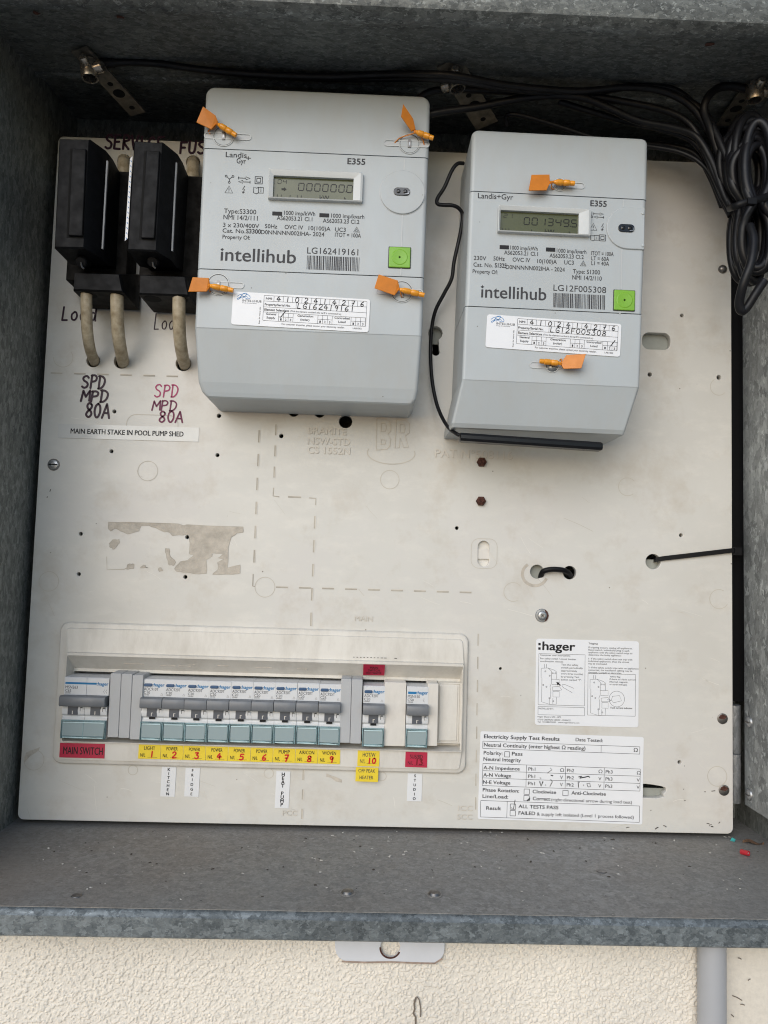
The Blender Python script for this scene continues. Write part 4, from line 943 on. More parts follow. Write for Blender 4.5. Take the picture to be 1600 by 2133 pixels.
# ---- instruction sticker
def d_instr(b, w_, h_, d):
    # coordinates of the enlarged photo (1180 x 1005), deskewed
    k = w_ / 1180.0; kz = h_ / 1005.0
    P = lambda x, y: (x * k, -y * kz)
    def t(s, x0, y, x1, h, bold=.004, m='ink'): b.text(s, (x0 + x1) / 2 * k, -y * kz, h * kz, m, w=(x1 - x0) * k, d=d, bold=bold)
    t('hager', 75, 130, 445, 96, .030, 'black'); b.sheet(rrect(*P(25, 78), *P(52, 50)), d, 'black'); b.sheet(rrect(*P(25, 130), *P(52, 102)), d, 'black')
    L_ = .00022
    b.frame(*P(33, 770), *P(562, 175), L_, 'ink', d); b.frame(*P(33, 885), *P(562, 790), L_, 'ink', d); b.frame(*P(598, 875), *P(1142, 390), L_, 'ink', d)
    t('Customer user instructions', 50, 200, 392, 20); t('For safety switch / circuit breaker', 50, 240, 460, 19); t('combination devices', 50, 272, 312, 19)
    for i, s in enumerate(('Test the safety', 'switch periodically', '(approximately', 'every three months)', 'by pressing Test', 'button marked "T".')):
        t(s, 290, 306 + 35 * i, 290 + len(s) * 13, 19)
    t('Tripping', 600, 50, 705, 20, .012)
    y = 95
    for s in ('If tripping occurs, unplug all appliances.', 'Reset switch, individually plug in each', 'appliance until the safety switch trips to', 'determine the faulty appliance :', None, '1- If the safety switch does not trip with', 'individual appliances, then the circuit', 'may be overloaded.', None, '2- If the safety switch trips with no appliances', 'connected, the installation cabling may be', 'damaged. Consult an electrician.'):
        if s: t(s, 600, y, 600 + len(s) * 12.0, 19); y += 29
        else: y += 16
    for i, s in enumerate(('Yellow flag', 'if there is a fault current', '(thermal, magnetic,', 'or earth leakage).')): t(s, 845, 430 + 30 * i, 845 + len(s) * 11.2, 18)
    t('Fault current indicator', 860, 792, 1110, 19, .014); t('INSTALLED BY :', 40, 822, 212, 18)
    t('Hager Electro SAS - BP3', 30, 916, 295, 17); t('67215 OBERNAI CEDEX - FRANCE', 30, 950, 405, 17); t('Tel. +33388495050', 30, 976, 240, 16); t('www.hagerelectro.com', 265, 976, 505, 16)
    def dev(ox, oy):
        Q = lambda pts: b.ribbon([P(x + ox, y + oy) for x, y in pts], L_, 'ink', d)
        Q([(70, 345), (62, 345), (62, 455), (72, 458), (72, 735), (160, 762), (240, 760), (240, 680)]); Q([(70, 345), (140, 340), (215, 365), (240, 385), (240, 470)]); Q([(140, 340), (180, 375), (180, 520), (165, 560), (175, 600), (175, 690), (160, 700), (160, 762)])
        Q([(180, 470), (270, 470), (270, 530), (185, 530)]); Q([(190, 560), (270, 550), (300, 590), (275, 600), (195, 600), (190, 560)]); Q([(200, 610), (272, 610), (272, 675), (200, 675), (200, 610)])
        Q([(100, 340), (100, 295)]); Q([(122, 340), (122, 295)]); Q([(200, 690), (200, 755)])
        for x, y in ((110, 380), (160, 430), (88, 540), (125, 560), (160, 690), (195, 400), (225, 400), (205, 725)): b.ribbon([(c[0], c[1]) for c in circ(*P(x + ox, y + oy), 7 * k, 8)], L_ * 1.3, 'ink', d, True)
    dev(0, 0); dev(560, 115)
    b.sheet([P(235, 500), P(275, 508), P(268, 520), P(290, 535), P(280, 545), P(260, 530), P(252, 540)], d, 'black')
    b.ribbon([P(440, 570), P(340, 530), P(310, 525), P(300, 545), P(320, 565), P(420, 620)], L_, 'ink', d)
    b.ribbon([(q[0], q[1]) for q in circ(*P(930, 680), 88 * k, 28)], L_, 'ink', d, True); b.ribbon([P(880, 650), P(960, 640), P(985, 700), P(890, 725), P(870, 690), P(880, 650)], L_, 'ink', d); b.ribbon([P(820, 690), P(870, 700)], L_, 'ink', d)
sticker((1117, 1330), (1331, 1336), 180, 0.0002, 'paper', 'white instruction sticker with line drawings of two breakers and a pointing finger', 'instruction_sticker', 'sticker', draw=d_instr, r=.0022)

# ---- test result sticker
def d_test(b, w_, h_, d):
    k = w_ / 1357.0; kz = h_ / 730.0
    P = lambda x, y: (x * k, -y * kz)
    def t(s, x0, y, x1, h=26, bold=.014, m='ink'): b.text(s, (x0 + x1) / 2 * k, -y * kz, h * kz, m, w=(x1 - x0) * k, d=d, bold=bold)
    L_ = .0003
    t('Electricity Supply Test Results', 30, 56, 655, 30, .026); t('Date Tested:', 790, 54, 1015, 28)
    b.frame(*P(22, 143), *P(1325, 82), L_, 'ink', d); b.line(P(1003, 82), P(1003, 143), L_, 'ink', d); t('Neutral Continuity (enter highest Ω reading)', 32, 126, 872, 30, .018); t('Ω', 1275, 125, 1308, 30)
    t('Polarity:', 32, 193, 187, 30, .016); b.frame(*P(205, 207), *P(246, 163), L_ * 1.3, 'ink', d); t('Pass', 265, 192, 352, 29, .02); t('Neutral Integrity', 32, 245, 340, 30, .016)
    b.frame(*P(28, 452), *P(1332, 268), L_, 'ink', d)
    for y in (328, 388): b.line(P(28, y), P(1332, y), L_, 'ink', d)
    for x in (388, 712, 1033): b.line(P(x, 268), P(x, 452), L_, 'ink', d)
    for i, s in enumerate(('A-N Impedance', 'A-N Voltage', 'N-E Voltage')):
        t(s, 34, 316 + 60 * i, (332, 262, 258)[i], 28, .02)
        for j in range(3): t('Ph%d' % (j + 1), 405 + j * 320, 314 + 60 * i, 462 + j * 320, 27, .01); t('Ω' if i == 0 else 'V', 668 + j * 318, 314 + 60 * i, (700 if i == 0 else 692) + j * 318, 27, .008)
    t('Phase Rotation:', 34, 500, 333, 28, .02); t('Line/Load:', 34, 553, 244, 28, .02)
    for x, y in ((388, 512), (708, 512), (388, 566)): b.frame(*P(x - 14, y), *P(x + 30, y - 44), L_ * 1.3, 'ink', d)
    t('Clockwise', 445, 500, 638, 28, .02); t('Anti-Clockwise', 765, 500, 1050, 28, .02); t('Correct', 448, 558, 590, 28, .024); t('(right directional arrow during load test)', 600, 560, 1268, 25, .006)
    b.frame(*P(20, 712), *P(1332, 576), L_, 'ink', d); b.line(P(238, 576), P(238, 712), L_, 'ink', d); t('Result', 68, 650, 188, 28, .024)
    for y in (640, 694): b.frame(*P(264, y), *P(308, y - 44), L_ * 1.3, 'ink', d)
    t('ALL TESTS PASS', 332, 627, 660, 28, .024); t('FAILED', 334, 682, 470, 28, .024); t('& supply left isolated (Level 1 process followed)', 484, 684, 1285, 26, .008)
    for pts, wd in (([(270, 625), (290, 640), (302, 560)], 5), ([(400, 566), (425, 540), (416, 566)], 9), ([(500, 400), (512, 440), (528, 400)], 9), ([(548, 430), (552, 428)], 8), ([(585, 440), (605, 400), (590, 380)], 5), ([(560, 330), (600, 300), (585, 285)], 4),
                    ([(820, 352), (850, 345), (830, 362), (880, 350), (900, 344), (915, 352)], 8), ([(822, 440), (818, 392), (832, 396)], 6), ([(862, 420), (866, 418)], 9), ([(900, 430), (890, 405), (915, 400), (920, 430), (900, 432)], 5), ([(500, 370), (512, 375)], 5), ([(590, 345), (610, 350)], 8)):
        b.ribbon([P(*q) for q in pts], wd * k, 'black', d + .0001)
sticker((1001, 1523), (1341, 1535.5), 183, 0.0002, 'paper', 'white Electricity Supply Test Results form stuck at the lower right of the board', 'test_sticker', 'sticker', draw=d_test, r=.0015)

# ================================================================== METERS
def port_pill(b, cx, cz, k, d):
    b.slab(rrect(cx - 17 * k, cz - 8.5 * k, cx + 17 * k, cz + 8.5 * k, 8 * k, 6), d - .001, d + .0006, 'port', .0003)
    for dx in (-7, 7): b.lathe([(4.6 * k, 0), (4.2 * k, .0005), (2 * k, .0009)], (cx + dx * k, -d - .0004, cz), 'port', 12)
    b.ribbon([(cx + 6 * k, cz - 6 * k), (cx + 14 * k, cz - 5 * k), (cx + 15 * k, cz + 1 * k)], 1.2 * k, 'steel', d + .0012)
def recess(b, F, px, py, r, sx0, sx1, mat='meter'):
    """sealing screw in a round well with the slot of its sealing wire"""
    x, z = F.l(px, py); k = F.k
    xa, za = F.l(sx0, py - 1); xb, zb_ = F.l(sx1, py + 1)
    b.ribbon(rrect(min(xa, xb), z - 6 * k, max(xa, xb), z + 6 * k, 6 * k, 5), 1.6 * k, 'bezel', .0006, True); b.sheet(rrect(min(xa, xb) + k, z - 5 * k, max(xa, xb) - k, z + 3 * k, 4 * k, 4), .0002, 'cover'); b.sheet(rrect(min(xa, xb) + 2 * k, z - .5 * k, max(xa, xb) - 2 * k, z + 3.5 * k, 2 * k, 3), .00025, 'meterdark') if False else None
    b.ribbon(circ(x, z, r * k, 28), 1.3 * k, 'meterdark', .00045, True); b.ribbon(circ(x, z, (r + 1.4) * k, 28), 1.4 * k, 'bezel', .0007, True); b.sheet(circ(x, z, r * k, 28), .0004, 'meter')
def mscrew(parent, F, px, py, phil=False):
    parent = [c for c in parent.children if c.name.split('.')[0] in ('upper_cover', 'terminal_cover')][-1]
    x, z = F.l(px, py); k = F.k; b = MB()
    if phil:
        b.lathe([(10 * k, 0), (9.5 * k, .0006), (6 * k, .0016), (2 * k, .0018)], (0, 0, 0), 'steel', 20); b.ribbon([(-5 * k, 0), (5 * k, 0)], 2 * k, 'steeldark', .0019); b.ribbon([(0, -5 * k), (0, 5 * k)], 2 * k, 'steeldark', .0019)
    else:
        b.slab(rrect(-3.2 * k, -8.5 * k, 3.2 * k, 8.5 * k, 1 * k), 0, .0009, 'steeldark'); b.slab(rrect(-1.2 * k, -6 * k, 1.2 * k, 2 * k), 0, .0012, 'steel')
    b.build('cover_screw', parent, (x, -.0004, z))
def barcode(b, F, x0, x1, y0, y1, seed):
    rnd = random.Random(seed); k = F.k; xa, za = F.l(x0, y0); xb, _ = F.l(x1, y0); _, zb_ = F.l(x0, y1); x = xa
    while x < xb - 2 * k:
        wd = rnd.choice((1.0, 1.0, 1.6, 2.4)) * k; b.sheet(rrect(x, zb_, x + wd, za), .0002, 'ink'); x += wd + rnd.choice((1.0, 1.2, 1.9)) * k
def icon(b, F, kind, px, py, s=1.0):
    x, z = F.l(px, py); k = F.k * s; wd = 1.3 * k; A = lambda pts, c=False: b.ribbon([(x + p * k, z + q * k) for p, q in pts], wd, 'ink', .0002, c)
    if kind == 'y':
        for p, q in ((-7, 6), (7, 6), (0, -7)): A(circ(p, q, 2, 10), True); A([(p * .75, q * .75), (0, 0)])
    elif kind == 'arrows':
        for q, f in ((4, 1), (-4, -1)): A([(-13, q), (3 * f, q)] if f > 0 else [(13, q), (-3, q)]); A([(3 * f, q + 3), (12 * f, q), (3 * f, q - 3)], True); A([(-12 * f, q + 3), (-12 * f, q - 3)])
    elif kind == 'dsq': A(rrect(-7.5, -7.5, 7.5, 7.5), True); A(rrect(-4, -4, 4, 4), True)
    elif kind == 'tri': A([(-8, -7), (8, -7), (0, 8)], True); A([(0, 3), (0, -2)]); A([(0, -4), (0, -5.5)])
    elif kind == 'rcm': A([(-6, -5), (6, -5), (0, 6)], True); A([(-3, -3), (3, -3), (0, 2)], True)
    elif kind == 'bolt': A([(2, 8), (-2, 0), (2, 1), (-1, -8)]); A([(-3, -4), (-1, -8), (2, -5)])
    elif kind == 'book': A([(-10, 6), (-4, 4), (0, 6), (10, 6), (10, -6), (0, -6), (-4, -8), (-10, -6)], True); A([(0, 6), (0, -6)]); A([(5, 2), (5, -4)]); A([(5, 4.5), (5, 3.5)])
    elif kind == 'pin': A([(0, 8), (0, -4)]); A(circ(0, -6, 2.5, 10), True)
def lcd(parent, F, outer, scr, text, small, glow=None):
    k = F.k; O = [F.l(*q) for q in outer]; Sc = [F.l(*q) for q in scr]
    b = MB(); ox0, oz1 = O[0]; ox1 = O[1][0]; oz0 = O[3][1]; sx0, sz1 = Sc[0]; sx1 = Sc[1][0]; sz0 = Sc[3][1]
    def rr(x0, z0, x1, z1, r, d): return [(x, -d, z) for x, z in rrect(x0, z0, x1, z1, r, 3)]
    b.rings([rr(ox0, oz0, ox1, oz1, 2 * k, -.0002), rr(ox0 + .6 * k, oz0 + .6 * k, ox1 - .6 * k, oz1 - .6 * k, 2 * k, .0034), rr(ox0 + 2.5 * k, oz0 + 2.5 * k, ox1 - 5 * k, oz1 - 2.5 * k, 2 * k, .0040), rr(sx0 - 1.2 * k, sz0 - 1.2 * k, sx1 + 1.5 * k, sz1 + 1.2 * k, k, .0030), rr(sx0, sz0, sx1, sz1, .5 * k, .0028), rr(sx0, sz0, sx1, sz1, .5 * k, .0002)], 'bezel', False, False)
    bez = b.build('display_bezel', parent, smooth=20)
    b = MB(); b.slab(rrect(sx0 - .0002, sz0 - .0002, sx1 + .0002, sz1 + .0002), -.001, .0003, 'lcd'); d = .0004; H = sz1 - sz0; Wd = sx1 - sx0
    dw = Wd * .066; b.seg(text, sx0 + Wd * .31, sz0 + H * .42, dw, H * .34, 2.0 * k, 'lcdseg', d, 1.53)
    b.seg(small, sx0 + Wd * .05, sz0 + H * .70, dw * .62, H * .19, 1.2 * k, 'lcdseg', d, 1.6)
    b.text('kW', sx0 + Wd * .64, sz0 + H * .03, H * .20, 'lcdseg', w=Wd * .12, d=d, bold=.012); b.text('h', sx0 + Wd * .90, sz0 + H * .02, H * .17, 'lcdseg', d=d, bold=.012)
    for u in ((.04, .08, .12) if glow else (.05, .10, .21, .30, .35)): b.ribbon([(sx0 + Wd * u, sz0 + H * .02), (sx0 + Wd * u, sz0 + H * .19)], 1.4 * k, 'lcdseg', d)
    if not glow: b.sheet([(sx0 + Wd * .10, sz0 + H * .40), (sx0 + Wd * .13, sz0 + H * .40), (sx0 + Wd * .13, sz0 + H * .35), (sx0 + Wd * .165, sz0 + H * .45), (sx0 + Wd * .13, sz0 + H * .54), (sx0 + Wd * .13, sz0 + H * .49), (sx0 + Wd * .10, sz0 + H * .49)], d, 'lcdseg')
    else: b.ribbon([(sx0 + Wd * .41, sz0 + H * .02), (sx0 + Wd * .41, sz0 + H * .19)], 1.4 * k, 'lcdseg', d); b.ribbon([(sx0 + Wd * .45, sz0 + H * .05), (sx0 + Wd * .47, sz0 + H * .05)], 1.6 * k, 'lcdseg', d)
    b.build('display_screen', bez, smooth=0)
def button(parent, F, x0, y0, x1, y1):
    a, c = F.l(x0, y0), F.l(x1, y1); b = MB(); k = F.k
    b.sheet(rrect(a[0] - 1.5 * k, c[1] - 1.5 * k, c[0] + 1.5 * k, a[1] + 1.5 * k, 2 * k), .0002, 'meterdark')
    b.slab(rrect(a[0], c[1], c[0], a[1], 2.5 * k, 4), 0, .0014, 'green', .0005); cx, cz = (a[0] + c[0]) / 2, (a[1] + c[1]) / 2
    b.lathe([(17 * k, .0013), (15 * k, .0017), (8 * k, .0015), (2 * k, .0014)], (cx, 0, cz), 'green', 28); b.build('button', parent, smooth=30)
def star_i(b, F, px, py):
    x, z = F.l(px, py); k = F.k; b.sheet([(x - 4 * k, z), (x - 1 * k, z + k), (x, z + 4 * k), (x + k, z + k), (x + 4 * k, z), (x + k, z - k), (x, z - 4 * k), (x - k, z - k)], .0002, 'ink')
DM = 0.066
# ---------------- larger three-phase meter
F1 = Frame((428, 196), (898, 217), DM, (428, 186))
m1 = thing('electricity_meter', 'larger pale grey electricity meter with blank zero display, left of the smaller meter', 'electricity meter', F1.o, F1.ang)
q = F1.l
xL = lambda py: q(428 - (py - 190) * (23 / 490), py)[0]
xR = lambda py: q(897 - (py - 210) * (17.5 / 490), py)[0]
zt = q(655, 187.5)[1]; zs1 = q(660, 319)[1]; rc = .0075
b = MB()
def s_f(b): return b.f
def shell(b, levels, mat, r=.003):
    """levels: (z, x0, x1, front) with front measured from the frame's plane; closed back at the board"""
    rs = []
    for z, x0, x1, f in levels:
        o = []
        d1 = f; d0 = -(DM - .0005)
        o.append((x0, -d0, z))
        for k in range(9): a = R(90 * k / 8); o.append((x0 + r * (1 - math.cos(a)), -(d1 - r + r * math.sin(a)), z))
        for k in range(9): a = R(90 - 90 * k / 8); o.append((x1 - r * (1 - math.cos(a)), -(d1 - r + r * math.sin(a)), z))
        o.append((x1, -d0, z)); rs.append(o)
    n0 = len(s_f(b)); b.rings(list(reversed(rs)), mat); nr = len(rs[0])
    for i in range(len(rs) - 1): b.fl += [n0 + i * nr + 9, n0 + i * nr, n0 + i * nr + 18]
def top_levels(zt, zs, x0, x1, rc, rf=.004):
    lv = []
    for k in range(8):
        a = R(90 * k / 7); lv.append((zt - rc * (1 - math.cos(a)) if k else zt, x0 + rc * (1 - math.sin(a)), x1 - rc * (1 - math.sin(a)), -rf * (1 - math.sin(a)) ** 2))
    lv.append((zs, x0, x1, 0)); return lv
zs2 = q(650, 569)[1]
gap = .00035
shell(b, top_levels(zt, zs1 + gap, xL(250), xR(270), .0075), 'meter'); 
for (px, py, a, c) in ((466, 284, 426, 523), (853, 300, 800, 894)): recess(b, F1, px, py, 20, a, c)
b.build('upper_cover', m1, smooth=30); mscrew(m1, F1, 466, 284); mscrew(m1, F1, 853, 300)
b = MB(); shell(b, [(zs1 + .002, xL(320) + .0006, xR(340) - .0006, -.0012), (zs2 - .002, xL(560) + .0006, xR(575) - .0006, -.0012)], 'meterdark'); b.build('inner_housing', m1)
b = MB(); shell(b, [(zs1 - gap, xL(320), xR(340), 0), (zs2 + gap, xL(560), xR(575), 0)], 'meter')
FP = F1
T(FP, b, 'Landis', 470.5, 328, 513.5, 11, bold=.008); T(FP, b, 'Gyr', 493, 340.5, 512, 11, bold=.008); T(FP, b, '+', 512, 335, 522, 11, bold=.0); T(FP, b, 'E355', 724, 342.5, 760.5, 12.5, bold=.022)
T(FP, b, 'Type:S3300', 467, 445, 533, 9.5); T(FP, b, 'NMI 14/2/111', 466, 458, 536, 9.5); T(FP, b, '1000 imp/kWh', 592, 448.5, 656, 8.5); T(FP, b, 'AS62053.21 Cl.1', 577, 459.5, 650, 8.5)
T(FP, b, '1000 imp/kvarh', 690, 454.5, 758.5, 8.5); T(FP, b, 'AS62053.23 Cl.2', 673, 465, 748, 8.5); T(FP, b, '3 x 230/400V', 465, 473.8, 539, 8.5); T(FP, b, '50Hz', 552, 475.5, 577, 8.5); T(FP, b, 'OVC IV', 593, 477.5, 631, 8.5)
T(FP, b, '10(100)A', 643, 480, 688, 8.5); T(FP, b, 'UC3', 698, 482.5, 720, 8.5); T(FP, b, 'Cat. No.', 464, 485, 510.5, 8.5); T(FP, b, 'S3300', 513, 486.3, 543, 9, bold=.02); T(FP, b, 'D0NNNNN002IHA- 2024', 544.5, 490, 674.5, 8.5)
T(FP, b, 'ITOT = 100A', 698, 494, 751.5, 8.5); T(FP, b, 'Property Of:', 464, 498, 520, 8); T(FP, b, 'intellihub', 461, 545.5, 614.5, 27, bold=.010); T(FP, b, 'LG162419161', 640.5, 530, 745.5, 13, bold=.002)
barcode(b, FP, 640, 752, 532, 561, 3); star_i(b, FP, 463, 520)
for px, py in ((577.5, 445), (675.5, 448.5)): c = q(px, py); b.slab(rrect(c[0] - 10 * FP.k, c[1] - 4 * FP.k, c[0] + 10 * FP.k, c[1] + 4 * FP.k, k if False else .0002), -.001, .0003, 'black')
for kd, px, py in (('y', 478, 373), ('arrows', 509, 375), ('dsq', 539, 375.5), ('tri', 477, 395), ('bolt', 507.5, 395), ('book', 538.5, 396)): icon(b, FP, kd, px, py)
icon(b, FP, 'rcm', 743, 478.5)
for a, c in (((842, 331), (841, 356)), ((837.5, 446), (836, 514)), ((834.5, 559), (834, 574))):
    b.ribbon([q(*a), q(*c)], 1.3 * FP.k, 'cover', .0002); b.ribbon([(q(*a)[0] + 1.2 * FP.k, q(*a)[1]), (q(*c)[0] + 1.2 * FP.k, q(*c)[1])], 1 * FP.k, 'bezel', .0003)
b.build('faceplate', m1, smooth=30)
b = MB(); c = q(838.5, 401); k = FP.k
b.slab(circ(c[0], c[1], 47 * k, 48), -.001, .0012, 'meter', .0006); b.ribbon(circ(c[0], c[1], 47.6 * k, 48), 1.2 * k, 'cover', .0002, True); port_pill(b, *q(837, 401), k, .0012); b.build('optical_port', m1, smooth=30)
lcd(m1, FP, [(561, 355), (757, 363), (755, 425), (558.5, 417)], [(571, 369), (737, 376), (735.5, 421), (569.5, 413.5)], '000000.0', '04')
button(m1, FP, 811, 515, 854, 559)
# lower terminal cover: upright, folded back, chamfered at the corners, flat underside
b = MB()
zf = q(640, 690)[1]; DF = -.013
zbq = F1.l(640, 835, DF)[1]
xa = lambda py, px, d=0: F1.l(px, py, d)[0]
x0b, x1b = xa(805, 413, DF) , xa(825, 870, DF)
rs = .003
shell(b, [(zs2 - gap, xL(560), xR(575), 0), (zf, xL(682), xR(700), 0), (zf - .0006, xL(682), xR(700), -.0004), (zbq + .011, x0b + .0004, x1b, DF + .0035), (zbq + .004, x0b + .0030, x1b - .0012, DF + .0012), (zbq + .0010, x0b + .0060, x1b - .0035, DF), (zbq, x0b + .0072, x1b - .005, DF - .0015)], 'meter', .0028)
x_, z_ = F1.l(862, 726); b.sheet(rrect(x_, z_, x_ + .0004, z_ + .0009), .0001 - .006, 'ink')
for (px, py, a, c_) in ((455, 593, 405, 508), (837, 608, 785, 880)): recess(b, F1, px, py, 21, a, c_)
b.build('terminal_cover', m1, smooth=14); mscrew(m1, F1, 455, 594); mscrew(m1, F1, 838, 612)

# ---------------- smaller single-phase meter
F2 = Frame((985, 275), (1352, 294), DM, (985, 268))
m2 = thing('electricity_meter', 'smaller pale grey electricity meter reading 001349.5, right of the larger meter', 'electricity meter', F2.o, F2.ang)
q = F2.l; FP = F2; k = F2.k
xL = lambda py: q(984 - (py - 270) * (21.5 / 520), py)[0]
xR = lambda py: q(1352 - (py - 288) * (19 / 520), py)[0]
zt = q(1168, 277.5)[1]; zs1 = q(1163, 407)[1]; zs2 = q(1152, 646)[1]; zf = q(1148, 798)[1]
b = MB(); shell(b, top_levels(zt, zs1 + gap, xL(330), xR(350), .005), 'meter'); recess(b, F2, 1166, 385, 12, 1150, 1217); b.build('upper_cover', m2, smooth=30); mscrew(m2, F2, 1166, 385, True)
b = MB(); shell(b, [(zs1 + .002, xL(410) + .0006, xR(420) - .0006, -.0012), (zs2 - .002, xL(640) + .0006, xR(655) - .0006, -.0012)], 'meterdark'); b.build('inner_housing', m2)
b = MB(); shell(b, [(zs1 - gap, xL(405), xR(415), 0), (zs2 + gap, xL(640), xR(655), 0)], 'meter')
T(FP, b, 'Landis+Gyr', 996, 414.5, 1068.5, 11, bold=.008); T(FP, b, 'E355', 1230, 430, 1263.5, 12, bold=.022); T(FP, b, '1000 imp/kWh', 1063.5, 521, 1119.5, 8.2); T(FP, b, 'AS62053.21 Cl.1', 1050.5, 531.5, 1120, 8.2)
T(FP, b, '1000 imp/kvarh', 1160, 527.3, 1221, 8.2); T(FP, b, 'AS62053.23 Cl.2', 1145, 537.8, 1215.5, 8.2); T(FP, b, 'ITOT = 100A', 1232, 532.5, 1278, 8.2); T(FP, b, 'LT = 60A', 1232, 542.8, 1268.5, 8.2); T(FP, b, 'L1 = 40A', 1232, 552.8, 1268.5, 8.2)
T(FP, b, '230V', 987, 541.8, 1012.5, 8.4); T(FP, b, '50Hz', 1028, 543, 1051, 8.4); T(FP, b, 'OVC IV', 1068, 545.5, 1104, 8.4); T(FP, b, '10(100)A', 1119.5, 548.7, 1159.5, 8.4); T(FP, b, 'UC3', 1175.5, 551, 1195, 8.4)
T(FP, b, 'Cat. No.', 986.5, 556, 1026, 8.4); T(FP, b, 'S1325', 1031, 557.5, 1054.5, 9, bold=.02); T(FP, b, 'D0NNNNN002IHA - 2024', 1054.5, 563, 1175.5, 8.4); T(FP, b, 'Type: S1300', 1193.5, 570.5, 1249.5, 8.8); T(FP, b, 'NMI 14/2/110', 1192.5, 583.3, 1253, 8.8)
T(FP, b, 'Property Of:', 985, 570, 1036, 8); T(FP, b, 'intellihub', 1003.5, 622.5, 1136.5, 25, bold=.010); T(FP, b, 'LG12F005308', 1153.5, 608, 1262, 12.5, bold=.002); barcode(b, FP, 1153, 1261, 610, 640, 8); star_i(b, FP, 1005, 597)
for px, py in ((1050.5, 515), (1147, 520)): c = q(px, py); b.slab(rrect(c[0] - 9.5 * k, c[1] - 4 * k, c[0] + 9.5 * k, c[1] + 4 * k, .0002), -.001, .0003, 'black')
icon(b, FP, 'pin', 1233, 447, .8); icon(b, FP, 'arrows', 1247, 449, .85); icon(b, FP, 'tri', 1236, 473, .95); icon(b, FP, 'bolt', 1255, 473, .95); icon(b, FP, 'book', 1239, 495, .85); icon(b, FP, 'dsq', 1255, 495.5, .85); icon(b, FP, 'rcm', 1215, 549)
for a, c in (((1298, 416), (1297.5, 432)), ((1294.5, 520), (1293, 603)), ((1291, 649), (1290.5, 655))):
    b.ribbon([q(*a), q(*c)], 1.3 * k, 'cover', .0002); b.ribbon([(q(*a)[0] + 1.2 * k, q(*a)[1]), (q(*c)[0] + 1.2 * k, q(*c)[1])], 1 * k, 'bezel', .0003)
b.build('faceplate', m2, smooth=30)
b = MB(); cx, cz = q(1307, 476); R_ = 44 * k; xr_ = q(1343, 476)[0] - .0004
ol = [(cx + R_ * math.cos(R(a)), cz + R_ * math.sin(R(a))) for a in range(90, 271, 9)] + [(xr_, cz - R_), (xr_, cz + R_)]
b.slab(ol, -.001, .0012, 'meter', .0006); b.ribbon(ol[:21], 1.2 * k, 'cover', .0002); port_pill(b, *q(1303.5, 477), k, .0012)
for py in (446, 513): c = q(1338, py); b.lathe([(3.4 * k, .001), (3 * k, .0018), (1.5 * k, .002)], (c[0], 0, c[1]), 'meter', 12)
b.build('optical_port', m2, smooth=30)
lcd(m2, FP, [(1036.5, 430), (1229, 439), (1226, 498), (1034, 486)], [(1041.5, 440.5), (1204, 449.5), (1202.5, 493.5), (1040, 483.5)], '001349.5', '21', True)
button(m2, FP, 1279, 604.5, 1321, 648)
b = MB(); DF2 = -.011; zb_ = F2.l(1120, 897, DF2)[1]; x0b = F2.l(940, 893, DF2)[0]; x1b = F2.l(1303, 902, DF2)[0]
shell(b, [(zs2 - gap, xL(640), xR(655), 0), (zf, xL(788), xR(806), 0), (zf - .0006, xL(788), xR(806), -.0004), (zb_ + .003, x0b, x1b, DF2 + .0012), (zb_, x0b + .0006, x1b - .0006, DF2 - .0008)], 'meter', .0022)
recess(b, F2, 1150, 762, 12, 1104, 1170); b.build('terminal_cover', m2, smooth=14); mscrew(m2, F2, 1150, 764, True)

